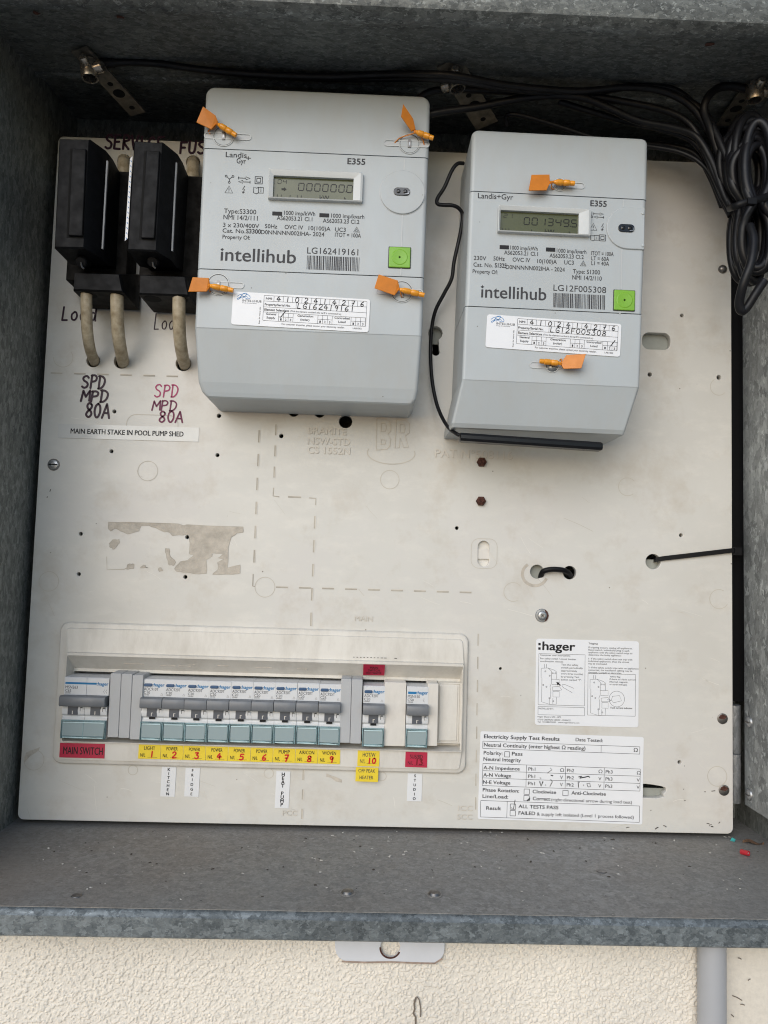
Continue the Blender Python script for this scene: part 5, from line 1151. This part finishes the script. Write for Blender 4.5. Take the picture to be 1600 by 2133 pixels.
# ---------------- owner labels on the two meters
def d_owner(second):
    def f(b, w_, h_, d):
        k = w_ / 860.0; kz = h_ / 213.0; P = lambda x, y: (x * k, -y * kz)
        def t(s, x0, y, x1, h, bold=.004, m='ink'): b.text(s, (x0 + x1) / 2 * k, -y * kz, h * kz, m, w=(x1 - x0) * k, d=d, bold=bold)
        L_ = .00022
        b.ribbon([v.to_2d() for v in catmull([(*P(x, y), 0) for x, y in ((25, 32), (45, 18), (75, 12), (100, 20), (108, 38), (85, 42), (60, 25), (40, 38), (28, 46), (35, 50), (55, 34), (80, 28), (95, 34))], 4)], .00035, 'blueline', d)
        b.ribbon([v.to_2d() for v in catmull([(*P(x, y), 0) for x, y in ((45, 40), (62, 12), (85, 8), (78, 24), (58, 42))], 4)], .00035, 'blueline', d)
        t('INTELLIHUB', 62, 62, 180, 14, .006); t('Energy Services Group', 62, 72, 150, 5)
        b.sheet(rrect(*P(195, 176), *P(197, 14)), d, 'ink') if False else None
        b.frame(*P(195, 176), *P(840, 14), L_, 'ink', d, .0006)
        for y in (50, 88, 121): b.line(P(195, y), P(840, y), L_, 'ink', d)
        t('NMI', 207, 40, 244, 14, .02); t('Property/Serial No.', 202, 78, 362, 14, .02); t('Element Selections', 202, 112, 356, 15, .02); t('(Tick the element number/s the tariff is connected to)', 364, 111, 682, 11)
        for i in range(10): b.line(P(257 + 58.3 * i, 14), P(257 + 58.3 * i, 50), L_, 'ink', d)
        b.line(P(398, 50), P(398, 88), L_, 'ink', d)
        t('General', 214, 138, 276, 13, .02); t('Supply', 218, 162, 272, 13, .02); t('Generation', 410, 138, 508, 13, .02); t('(solar)', 430, 162, 486, 13, .02); t('Controlled', 642, 138, 736, 13, .02); t('Load', 668, 162, 712, 13, .02)
        for x in (293, 538, 746):
            for j in range(4): b.line(P(x + 30 * j, 121), P(x + 30 * j, 176), L_, 'ink', d)
            b.line(P(x, 147), P(x + 90, 147), L_, 'ink', d)
            for j in range(3): t(str(j + 1), x + 11 + 30 * j, 170, x + 19 + 30 * j, 14, .02)
        t('For customer enquiries, please contact your electricity retailer.', 315, 197, 708, 11); t('LAB1002', 760, 197, 815, 10)
        vs_, fs_ = glyphs('Scan for more info', .006); ww = max(v[0] for v in vs_)
        b.add([((178 * k - (c) * 12 * kz), -d, -200 * kz + a / ww * 110 * kz) for a, c in vs_], fs_, 'ink')
        for i, c in enumerate('4102414276'):
            x, z = P(274 + 58.3 * i, 47); b.hand(c, x, z, 30 * k, 31 * kz, 4.4 * k, 'black', d + .0001)
        x, z = P(405, 85); b.hand('LG12F005308' if second else 'LG162419161', x, z, 365 * k, 32 * kz, 4.2 * k, 'black', d + .0001)
        tx = 790 if second else 300
        b.ribbon([P(tx, 150), P(tx + 8, 146), P(tx + 34, 108)], 5 * k, 'black', d + .0001)
    return f
sticker((486, 607), (771.5, 624), 69, DM + .0004, 'paper', 'white owner label with handwritten number LG162419161 on the larger meter', 'owner_label', 'label', draw=d_owner(False), r=.002, group='owner labels on the meters')
sticker((1015, 654.5), (1294.5, 675), 69, DM + .0004, 'paper', 'white owner label with handwritten number LG12F005308 on the smaller meter', 'owner_label', 'label', draw=d_owner(True), r=.002, group='owner labels on the meters')

# ---------------- orange seals
def seal(tagpx, neck, barrel, wire, label, tilt=0.004, d=0.071):
    org = at(*barrel[0], d); r = thing('wire_seal', label, 'seal', org, 0, 'orange plastic seals on the meter screws')
    L = lambda px, py, dd=0.0: at(px, py, d + dd) - org
    b = MB(); n = len(tagpx); cx = sum(p[0] for p in tagpx) / n
    dist = [math.hypot(p[0] - barrel[0][0], p[1] - barrel[0][1]) for p in tagpx]; mx = max(dist)
    f = [L(px, py, tilt * dd / mx) for (px, py), dd in zip(tagpx, dist)]
    ar = sum(f[i].x * f[(i + 1) % n].z - f[(i + 1) % n].x * f[i].z for i in range(n))
    if ar < 0: f = f[::-1]
    bk = [p + Vector((0, .0008, 0)) for p in f]; ctr = sum(f, Vector()) / n
    b.rings([bk, [p.lerp(ctr, .0) + Vector((0, .0003, 0)) for p in f], [p.lerp(ctr, .03) for p in f]], 'orange')
    b.build('tag', r, smooth=20)
    b = MB(); A, B = L(*barrel[0]), L(*barrel[1])
    b.tube([L(*neck, .001), A.lerp(L(*neck, .001), .4), A], .0011, 'orange', 8)
    P = [A.lerp(B, u) for u in (0, .12, .14, .4, .45, .5, .75, .78, .82, 1.0)]; rad = (.0013, .0016, .0021, .0023, .0017, .0023, .0022, .0016, .0019, .0017)
    b.rings([], 'orange') if False else None
    b.tube(P, lambda u: rad[min(9, int(round(u * 9)))], 'orangelt', 12); b.build('barrel', r, smooth=50)
    b = MB()
    for wq in wire: b.tube([L(px, py, dd) for px, py, dd in wq], .00045, 'orange', 6, 5)
    b.build('loop', r, smooth=60)
    return r
seal([(422.7, 221), (449, 240), (454, 253), (440, 269), (409, 254)], (450, 257), ((455, 259), (492, 282)), [[(452, 258, 0), (444, 268, -.003), (434, 272, -.0045), (438, 280, -.005)]], 'orange seal with square tag at the upper left screw of the larger meter')
seal([(840, 216), (861, 247), (866, 269), (857, 273), (835.5, 242)], (864, 274), ((866, 274.5), (903, 288)), [[(868, 276, 0), (848, 282, -.002), (832, 288, -.0035), (822, 298, -.005)], [(870, 276, 0), (880, 290, -.003), (884, 302, -.005)]], 'orange seal with narrow upright tag at the upper right screw of the larger meter', .010)
seal([(401, 577), (435, 578.6), (438, 597), (430, 607), (392, 607)], (434, 594), ((437, 595), (486, 605)), [[(437, 597, 0), (436, 606, -.003), (440, 609, -.005)]], 'orange seal at the lower left screw of the larger meter, beside the fuses')
seal([(789, 571), (829, 584), (833, 601), (822, 615), (780, 599.6)], (829, 602), ((833, 603), (884, 615)), [[(834, 605, 0), (836, 616, -.003), (840, 620, -.005)]], 'orange seal at the lower right screw of the larger meter')
seal([(1107.5, 363.5), (1145, 363), (1146, 381), (1139, 396), (1101.6, 396.6)], (1146, 380), ((1154, 379), (1197, 382)), [[(1150, 380, 0), (1149, 392, -.003), (1154, 394, -.005)]], 'orange seal above the display of the smaller meter')
seal([(1168, 757), (1180.6, 739), (1221, 737), (1211.5, 767), (1174, 768)], (1168, 758), ((1167, 757), (1124, 752)), [[(1169, 756, 0), (1170, 748, -.003), (1166, 750, -.005)]], 'orange seal below the white owner label of the smaller meter')

# ---------------- black aerial under the smaller meter with its lead
ae = thing('aerial', 'black stick aerial with thin lead fixed beneath the smaller meter', 'aerial', at(1104, 915, .044))
o0 = ae.location
b = MB(); F = Frame((958, 901), (1253, 912), .055); w_ = F.w; h_ = 20 * F.k
pf = [(.0, 0), (-.0030, -.0006), (-.0042, -.0024), (-.0042, -.0048), (-.0030, -.0066), (.003, -.0070), (.008, -.0062), (.008, 0)]
o_ = F.o - o0
def apf(x, s=1): return [(o_.x + x, o_.y + y * s, o_.z + z * s - (1 - s) * .003 - x * .036 * 1.0) for y, z in reversed(pf)]
b.rings([apf(-.0004, .7), apf(.0004), apf(w_ - .0015), apf(w_, .85)], 'bar'); b.build('stick', ae, smooth=30)
b = MB(); L = lambda px, py, d: at(px, py, d) - o0
b.tube([L(966, 340, .034), L(953, 341, .036), L(941, 356, .036), L(926, 390, .034), L(912, 412, .032), L(911, 424, .032), L(923, 427, .032), L(944, 428, .032), L(958, 436, .030), L(964, 452, .028), L(958, 490, .026), L(946, 545, .024), L(941, 580, .022), L(925, 612, .018), L(908, 645, .014), L(900, 680, .010), L(897, 730, .010), L(900, 790, .012), L(911, 845, .018), L(930, 885, .030), L(950, 903, .049), L(964, 908, .053)], .0015, 'cable', 8, 5)
b.build('lead', ae, smooth=60)

# ================================================================== FUSES
def fuse(fx, label, block, base, knob, paper=None):
    """fx: photo corners of the front face TL, TR, BR, BL"""
    d = .068; org = at(*fx[0], d); r = thing('service_fuse', label, 'fuse holder', org, 0, 'black service fuse holders')
    L = lambda px, py, dd: at(px, py, dd) - org
    TL, TR, BR, BL = [L(*p, d) for p in fx]
    cxs = Vector((.0045, 0, 0)); 
    b = MB()
    def rg(dx0, dx1, dzt, dzb, dd): return [(BL.x + dx0, -dd + d, BL.z + dzb), (BR.x + dx1, -dd + d, BR.z + dzb), (TR.x + dx1, -dd + d, TR.z + dzt), (TL.x + dx0, -dd + d, TL.z + dzt)]
    b.rings([rg(.006, .010, -.004, .004, .002), rg(.004, .009, -.002, .002, .030), rg(.001, .0085, 0, -.001, .040), rg(0, .0075, 0, 0, .052), rg(0, .0010, 0, 0, .0668), rg(.0010, 0, -.001, .001, .068)], 'fuse'); b.build('housing', r, smooth=20)
    # grip in front: dark slot and proud bar
    b = MB(); w_ = TR.x - TL.x
    gx0, gx1 = TL.x + w_ * .50, TR.x - .0006; sh = (BL.x - TL.x); z1 = TL.z - .0088; z0 = BL.z + .0088; f = lambda z: sh * (TL.z - z) / (TL.z - BL.z)
    b.slab([(gx0 - .0022 + f(z0), z0 - .0008), (gx1 + f(z0), z0 - .0008), (gx1 + f(z1), z1 + .0008), (gx0 - .0022 + f(z1), z1 + .0008)], -.001, .00015, 'hole')
    b.slab([(gx0 + f(z0), z0), (gx1 - .0001 + f(z0), z0), (gx1 - .0001 + f(z1), z1), (gx0 + f(z1), z1)], -.001, .0026, 'fuse', .0006); b.build('fuse_carrier', r, smooth=20)
    # thin ridge along the side
    b = MB(); xr = TR.x + .0076
    b.box(xr + sh * .9 - .0002, xr + sh * .9 + .0010, d - .0535, d - .0515, z0 - .002, z1 + .001, 'toggle'); b.build('side_ridge', r, smooth=0)
    # base behind, terminal block below with two cable entries
    b = MB(); a, c = L(*base[0], .024), L(*base[1], .024); b.slab(rrect(a.x, c.z, c.x, a.z, .001), .0 - d + .0005, -d + .024, 'fusebase', .001); b.build('base', r, smooth=20)
    b = MB(); a, c = L(*block[0], .046), L(*block[1], .046)
    b.rings([[(a.x, d - .004, c.z), (c.x, d - .004, c.z), (c.x - .001, d - .004, a.z + .016), (a.x - .002, d - .004, a.z + .016)], [(a.x, d - .044, c.z), (c.x, d - .044, c.z), (c.x - .003, d - .044, a.z), (a.x, d - .044, a.z)], [(a.x + .001, d - .046, c.z + .001), (c.x - .001, d - .046, c.z + .001), (c.x - .004, d - .046, a.z - .001), (a.x + .001, d - .046, a.z - .001)]], 'fuse')
    for px, rr in block[2]:
        p = L(px, block[1][1], .040); b.lathe([(rr, -.0002), (rr, .0002)], (p.x, d - .036, c.z), 'hole', 20, (0, 0, -1))
    b.build('terminal_block', r, smooth=20)
    b = MB(); p = L(*knob, .054); b.lathe([(.0044, -.012), (.0044, 0), (.0036, .0012), (.001, .0014)], p, 'fuse', 16, (0, -1, -.5)); b.tube([p + Vector((.0005, -.0016, -.001)), p + Vector((.0014, -.0016, -.0045)), p + Vector((.0030, -.0012, -.0056))], .0007, 'steeldark', 6); b.build('sealing_knob', r, smooth=30)
    if paper:
        b = MB(); b.add([L(x, y, .050) for x, y in paper], [(0, 1, 2, 3)], 'paper'); b.add([L(x, y, .0497) for x, y in paper], [(3, 2, 1, 0)], 'paper')
        for i in range(16):
            u = (i + .5) / 16; A = L(*paper[0], .0503).lerp(L(*paper[3], .0503), u); B = L(*paper[1], .0503).lerp(L(*paper[2], .0503), u); b.ribbon([(A.lerp(B, .3).x, A.lerp(B, .3).z), (A.lerp(B, .75).x, A.z - .0006)], .0005, 'blueline', d=.0503 - d)
        b.build('paper_slip', r, smooth=0)
    return r
fuse([(122.7, 288), (184.6, 289), (173.3, 517), (112.6, 516)], 'black service fuse holder in the upper corner, with two cream cables below', ((153, 566), (256, 608), ((181, .0062), (244, .0062))), ((150, 352), (262, 588)), (169, 546))
fuse([(279, 292.6), (337.6, 296), (324, 523), (264.5, 521)], 'black service fuse holder next to the larger meter, with one cream cable below', ((290, 571), (393, 616), ((315, .0068), (373, .0062))), ((300, 362), (411, 602)), (318, 545), [(271, 330), (276, 325), (266, 496), (260, 502)])
def cable(pts, r, mat, label, name='cable', cat='cable', group=None, n=10, sm=6):
    q_ = [at(*p) for p in pts]; base = q_[0]; b = MB(); b.tube([p - base for p in q_], r, mat, n, sm)
    return tag(b.build(name, None, base, smooth=60), label, cat, group)
GC = 'cream cables of the service fuses'
cable([(180, 596, .038), (180, 640, .037), (182, 690, .031), (188, 728, .018), (196, 750, .002), (199, 758, -.02)], .0043, 'cream_cable', 'grubby cream cable looping from the corner fuse into the leftmost lower hole', group=GC)
cable([(243, 598, .038), (244, 650, .036), (247, 700, .028), (253, 736, .014), (257, 754, .0), (258, 760, -.02)], .0049, 'cream_cable', 'thicker cream cable from the corner fuse, between the other two lower cables', group=GC)
cable([(373, 605, .040), (373, 660, .038), (375, 705, .029), (380, 740, .014), (385, 758, .0), (386, 764, -.02)], .0049, 'cream_cable', 'cream cable beneath the fuse nearest the larger meter', group=GC)
cable([(259, 380, .012), (258, 350, .012), (258, 336, .004), (258, 330, -.02)], .0050, 'cream_cable', 'short cream cable stub above and between the two fuses', group=GC)
cable([(400, 390, .010), (401, 360, .010), (402, 342, .003), (402, 336, -.02)], .0050, 'cream_cable', 'short cream cable stub rising behind the fuse nearest the larger meter', group=GC)

# ================================================================== BLACK CABLES, CLAMPS AND TIES
def clamp(px, py, pend, label, wd=.014, turn=0):
    d0, d1 = .078, .006
    A = at(px, py, .069); B = at(*pend, .012)
    r = thing('cable_clamp', label, 'cable clamp', A, 0, 'nickel cable clamps on perforated straps')
    t_ = (B - A).normalized(); ce = Vector((0, -.35, -1)); side = t_.cross(ce).normalized(); nrm = side.cross(t_).normalized()
    if nrm.z > 0: nrm = -nrm
    b = MB()
    st = -t_ * .012
    for f in (0,):
        q0 = [st + side * wd / 2, st - side * wd / 2, B - A - side * wd / 2, B - A + side * wd / 2]
        up_ = -nrm * .0012
        b.rings([[p + up_ for p in q0], q0], 'strap')
    for u, rr in ((.40, .0022), (.58, .0046), (.86, .0022)):
        c = (B - A) * u + nrm * .0002; b.add([c + (t_ * math.cos(2 * math.pi * k / 18) + side * math.sin(2 * math.pi * k / 18)) * rr for k in range(18)], [tuple(range(18))], 'hole')
    b.build('strap', r, smooth=0)
    # split-sleeve clamp: open barrel hanging under the strap with a bolt on its side
    b = MB(); c = nrm * .0075; n = 24; rings = []
    ax = (t_ * .25 + nrm * .3 + Vector((0, -.2, -.55))).normalized(); u_ = side; v_ = ax.cross(u_).normalized()
    for rad, h in ((.0052, -.007), (.0060, -.007), (.0066, -.004), (.0066, .004), (.0060, .0065), (.0050, .0065), (.0046, -.003)):
        rings.append([c + ax * h + (u_ * math.cos(2 * math.pi * k / n) + v_ * math.sin(2 * math.pi * k / n)) * rad for k in range(n)])
    b.rings(rings, 'clamp', True, False); q_ = rings[-1]; b.add(q_, [tuple(range(n))], 'hole'); b.build('sleeve', r, smooth=40)
    b = MB(); sgn = turn; b.lathe([(.0042, 0), (.0042, .006), (.0036, .0068)], c + side * .005 * sgn, 'clamp', 14, tuple(side * sgn)); b.lathe([(.0034, -.004), (.0034, .001), (.0026, .002)], c - t_ * .004 + Vector((0, -.006, .002)), 'clamp', 12, (0, -1, .2)); b.build('gland', r, smooth=40)
    return r, A
clamp(187, 128, (288, 238), 'nickel clamp on a perforated strap in the dark upper left corner, above the fuses', turn=-1)
clamp(948, 152, (1015, 262), 'nickel clamp on a strap behind black cables, above the gap between the meters', .019, 1)
clamp(1572, 172, (1508, 262), 'nickel clamp on a perforated strap at the upper right, above the cable coil', turn=-1)
GK = 'black cables hung across the top of the box'
K = lambda pts, r, lab: cable(pts, r, 'cable', lab, 'black_cable', 'cable', GK, 10, 7)
K([(208, 133, .062), (240, 131, .062), (275, 130, .062), (330, 133, .062), (420, 145, .062), (540, 155, .060), (680, 160, .060), (800, 156, .062), (930, 156, .083), (1060, 178, .072), (1200, 190, .064), (1300, 182, .064), (1380, 190, .064), (1440, 222, .062), (1480, 280, .060), (1510, 350, .062), (1535, 420, .066)], lambda u: .0034 if u < .06 else .0026, 'long black cable running from the left clamp across the whole top')
K([(560, 158, .054), (700, 164, .055), (820, 163, .060), (940, 166, .080), (1070, 186, .068), (1210, 196, .058), (1320, 180, .058), (1400, 186, .058), (1452, 225, .056), (1495, 290, .056), (1525, 365, .062), (1545, 420, .066)], .0025, 'black cable lying just below the longest one along the top')
K([(870, 206, .050), (900, 190, .052), (950, 186, .054), (1040, 190, .054), (1130, 196, .054), (1220, 200, .056), (1300, 212, .056), (1390, 232, .056), (1440, 262, .056), (1470, 320, .056), (1500, 390, .06), (1530, 440, .066)], .0026, 'black cable curving up from behind the corner of the larger meter')
K([(860, 246, .052), (920, 233, .054), (1000, 222, .056), (1080, 206, .058), (1150, 199, .060), (1215, 204, .060), (1270, 226, .058), (1330, 252, .056), (1400, 266, .056), (1450, 285, .056), (1482, 335, .058), (1510, 410, .062), (1535, 450, .066)], .0028, 'black cable arching up between the two meters then dipping to the coil')
K([(1165, 212, .050), (1230, 232, .048), (1300, 252, .048), (1380, 270, .048), (1440, 292, .050), (1474, 335, .052), (1500, 395, .056), (1522, 450, .062)], .0024, 'black cable strand dipping above the smaller meter')
K([(1056, 262, .036), (1054, 246, .040), (1064, 238, .044), (1100, 244, .044), (1160, 262, .042), (1250, 290, .040), (1340, 303, .040), (1420, 318, .044), (1470, 350, .05), (1500, 410, .056), (1520, 450, .06)], .0018, 'thin black lead hooked behind the top of the smaller meter')
K([(1340, 298, .030), (1400, 304, .034), (1450, 322, .040), (1480, 370, .046), (1504, 430, .052)], .0022, 'black cable low behind the smaller meter')
K([(1556, 186, .066), (1520, 180, .066), (1492, 186, .066), (1473, 205, .068), (1467, 232, .066), (1480, 270, .062), (1500, 330, .06), (1524, 400, .064)], .0030, 'black cable bent from the right clamp down into the coil')
K([(1425, 205, .060), (1470, 240, .060), (1510, 320, .066), (1540, 400, .07), (1556, 440, .072)], .0030, 'black cable sweeping down over the corner of the board')
# coiled slack, tied at its waist
b = MB(); org = at(1556, 425, .072); rnd = random.Random(11)
for i in range(17):
    pts = []; wt = rnd.uniform(30, 74) if i else 78; wb = rnd.uniform(26, 58); ht = rnd.uniform(110, 182); hb = rnd.uniform(130, 166); ox = -14 + i * 3.2 + rnd.uniform(-6, 6); dd = .060 + .0026 * i * .9
    for k in range(25):
        a = 2 * math.pi * k / 24
        if k <= 12: # upper lobe
            u = k / 12; x = 1558 + ox + wt * math.sin(math.pi * 2 * u) * (1 if u < .5 else 1) * .0
            x = 1556 + ox * .6 - math.cos(math.pi * u) * (10 + (wt - 10) * math.sin(math.pi * u) ** .6); y = 422 - ht * math.sin(math.pi * u)
        else:
            u = (k - 12) / 12; x = 1556 + ox * .6 + math.cos(math.pi * u) * (10 + (wb - 10) * math.sin(math.pi * u) ** .6); y = 422 + hb * math.sin(math.pi * u)
        pts.append(at(x, y, dd + .004 * math.sin(a * 1.5 + i)) - org)
    b.tube(pts, .0033 if i % 3 else .0028, 'cable', 10, 5)
b.tube([at(x, y, d) - org for x, y, d in ((1562, 470, .1), (1570, 500, .105), (1565, 545, .108), (1549, 590, .106), (1540, 630, .10), (1545, 648, .098), (1556, 640, .098), (1575, 610, .10), (1592, 585, .10))], .0031, 'cable', 10, 6)
o = tag(b.build('cable_coil', None, org, smooth=60), 'bundled coil of black cable hanging in the upper right corner, tied at its waist', 'cable coil')
b = MB(); org = at(1556, 422, .07)
for s_ in (0,):
    pts = [at(1519, 434, .09), at(1530, 430, .108), at(1556, 421, .112), at(1585, 414, .110), at(1606, 406, .098), at(1606, 410, .06), at(1556, 424, .052), at(1522, 434, .062), at(1519, 434, .09)]
    b.tube([p - org for p in pts], .0016, 'tie', 8, 5, 1.6)
c = at(1566, 419, .114) - org; b.box(c.x - .003, c.x + .003, c.y - .001, c.y + .003, c.z - .0022, c.z + .0022, 'tie')
tag(b.build('cable_tie', None, org, smooth=50), 'black cable tie cinched around the waist of the cable coil', 'cable tie')
# the two ties threaded through the board
b = MB(); org = at(1155, 1188)
b.tube([at(x, y, d) - org for x, y, d in ((1126, 1206, -.014), (1127, 1200, -.002), (1131, 1191, .003), (1142, 1187, .005), (1158, 1186, .0055), (1174, 1188, .005), (1184, 1193, .002), (1188, 1200, -.004), (1188, 1206, -.014))], .0023, 'tie', 8, 5, .9)
tag(b.build('cable_tie', None, org, smooth=50), 'short black cable tie looped through two holes in the board', 'cable tie')
b = MB(); p, q2, e = at(1366, 1166, .0005), at(1384, 1163, .0018), at(1530, 1146, .0024); org = p; hw_ = .0019
F_ = lambda a, dz, dy=0: (a.x - org.x, a.y - org.y + dy, a.z - org.z + dz)
st = [(at(1358, 1168, -.012), .0), (p, 0), (q2, 0), (e, 0), (at(1546, 1150, -.006), 0)]
b.rings([[F_(a, hw_, .0008), F_(a, -hw_, .0008), F_(a, -hw_), F_(a, hw_)] for a, _ in st], 'tie')
c = Vector(F_(at(1536, 1148, .002), 0)); b.box(c.x - .003, c.x + .003, c.y - .002, c.y + .003, c.z - .0034, c.z + .0030, 'tie')
tag(b.build('cable_tie', None, org, smooth=20), 'long black cable tie stretched from a board hole to the right edge', 'cable tie')
# thick black conduit cable in the gap beside the board
b = MB(); z0_, z1_ = at(1538, 1466).z, 0.598
b.rings([[(.2832, .020, z), (.2836, .0135, z), (.2846, .0125, z), (.3040, .0125, z), (.3050, .0135, z), (.3052, .020, z)] for z in (z0_, z1_)], 'tie')
for k in range(7): b.ribbon([(.2866 + k * .0022, z0_ + .008 + k * .0018), (.2874 + k * .0022, z0_ + .0098 + k * .0014)], .0005, 'fusebase', d=-.0123)
tag(b.build('black_trunking', None, (0, 0, 0), smooth=30), 'flat black trunking standing upright in the gap between board and hinge plate', 'trunking')

# ================================================================== BITS ON THE BOX FLOOR
c = atz(1552, 1776, ZF + .002); b = MB()
b.lathe([(.0014, -.003), (.0019, -.003), (.0019, .003), (.0014, .003), (.0014, -.002)], (0, 0, 0), 'redplastic', 16, (.55, -.8, .1)); b.lathe([(.0010, -.003), (.0010, .0022)], (0, 0, 0), 'tape', 10, (.55, -.8, .1))
tag(b.build('wire_sleeve', None, c, smooth=40), 'tiny red plastic wire sleeve lying in the corner of the box floor', 'wire scrap')
c = atz(1527, 1752, ZF); b = MB(); b.add([(-.0022, 0, .0004), (.0004, -.0018, .0004), (.0024, .0004, .0012), (0, .0016, .0022)], [(0, 1, 2, 3)], 'teal'); b.add([(-.0022, 0, .0001), (.0004, -.0018, .0001), (.0024, .0004, .0008), (0, .0016, .0016)], [(3, 2, 1, 0)], 'teal')
tag(b.build('plastic_scrap', None, c, smooth=0), 'tiny teal plastic scrap below the corner of the board', 'plastic scrap')
c = atz(1568, 1757, ZF); b = MB(); v = []
for i in range(9):
    u = i / 8; x = -.008 + .016 * u; wdt = .0032 * math.sin(math.pi * min(1, u * .95 + .04)); v += [(x, wdt - .002 * u, .0012 + .0016 * math.sin(u * 5)), (x, -.002 * u, .0004 + .001 * math.sin(u * 4)), (x, -wdt - .002 * u, .0018 + .0012 * math.cos(u * 5))]
b.add(v, [(3 * i + j, 3 * i + j + 1, 3 * i + j + 4, 3 * i + j + 3) for i in range(8) for j in range(2)], 'leaf')
tag(b.build('dry_leaf', None, c, smooth=40), 'curled dry brown leaf in the corner of the box floor', 'leaf')
b = MB(); rnd = random.Random(21)
for i in range(150):
    px, py = rnd.uniform(60, 1590), rnd.triangular(1722, 1880, 1740)
    py = max(py, 1706 + (px - 38) * .0215 + 6); p = atz(px, py, ZF)
    if p.y < YL + .006 or p.x > BX1 - .004 or p.x < BX0 + .004: continue
    s_ = rnd.uniform(.0002, .0007) * (1.6 if rnd.random() < .08 else 1); a = rnd.uniform(0, 3)
    e1 = Vector((math.cos(a), math.sin(a), 0)) * s_ * rnd.uniform(1, 2.4); e2 = Vector((-math.sin(a), math.cos(a), 0)) * s_; q_ = p + Vector((0, 0, .0001)); h_ = Vector((0, 0, s_ * .7))
    m_ = 'grit' if rnd.random() < .6 else 'crack'
    b.rings([[q_ - e1 - e2, q_ + e1 - e2, q_ + e1 + e2, q_ - e1 + e2], [q_ + h_ - e1 * .6 - e2 * .5, q_ + h_ + e1 * .5 - e2 * .5, q_ + h_ + e1 * .6 + e2 * .4, q_ + h_ - e1 * .5 + e2 * .6]], m_)
tag(b.build('grit', None, (0, 0, 0), smooth=0), 'pale and dark grit scattered on the box floor', 'grit', kind='stuff')
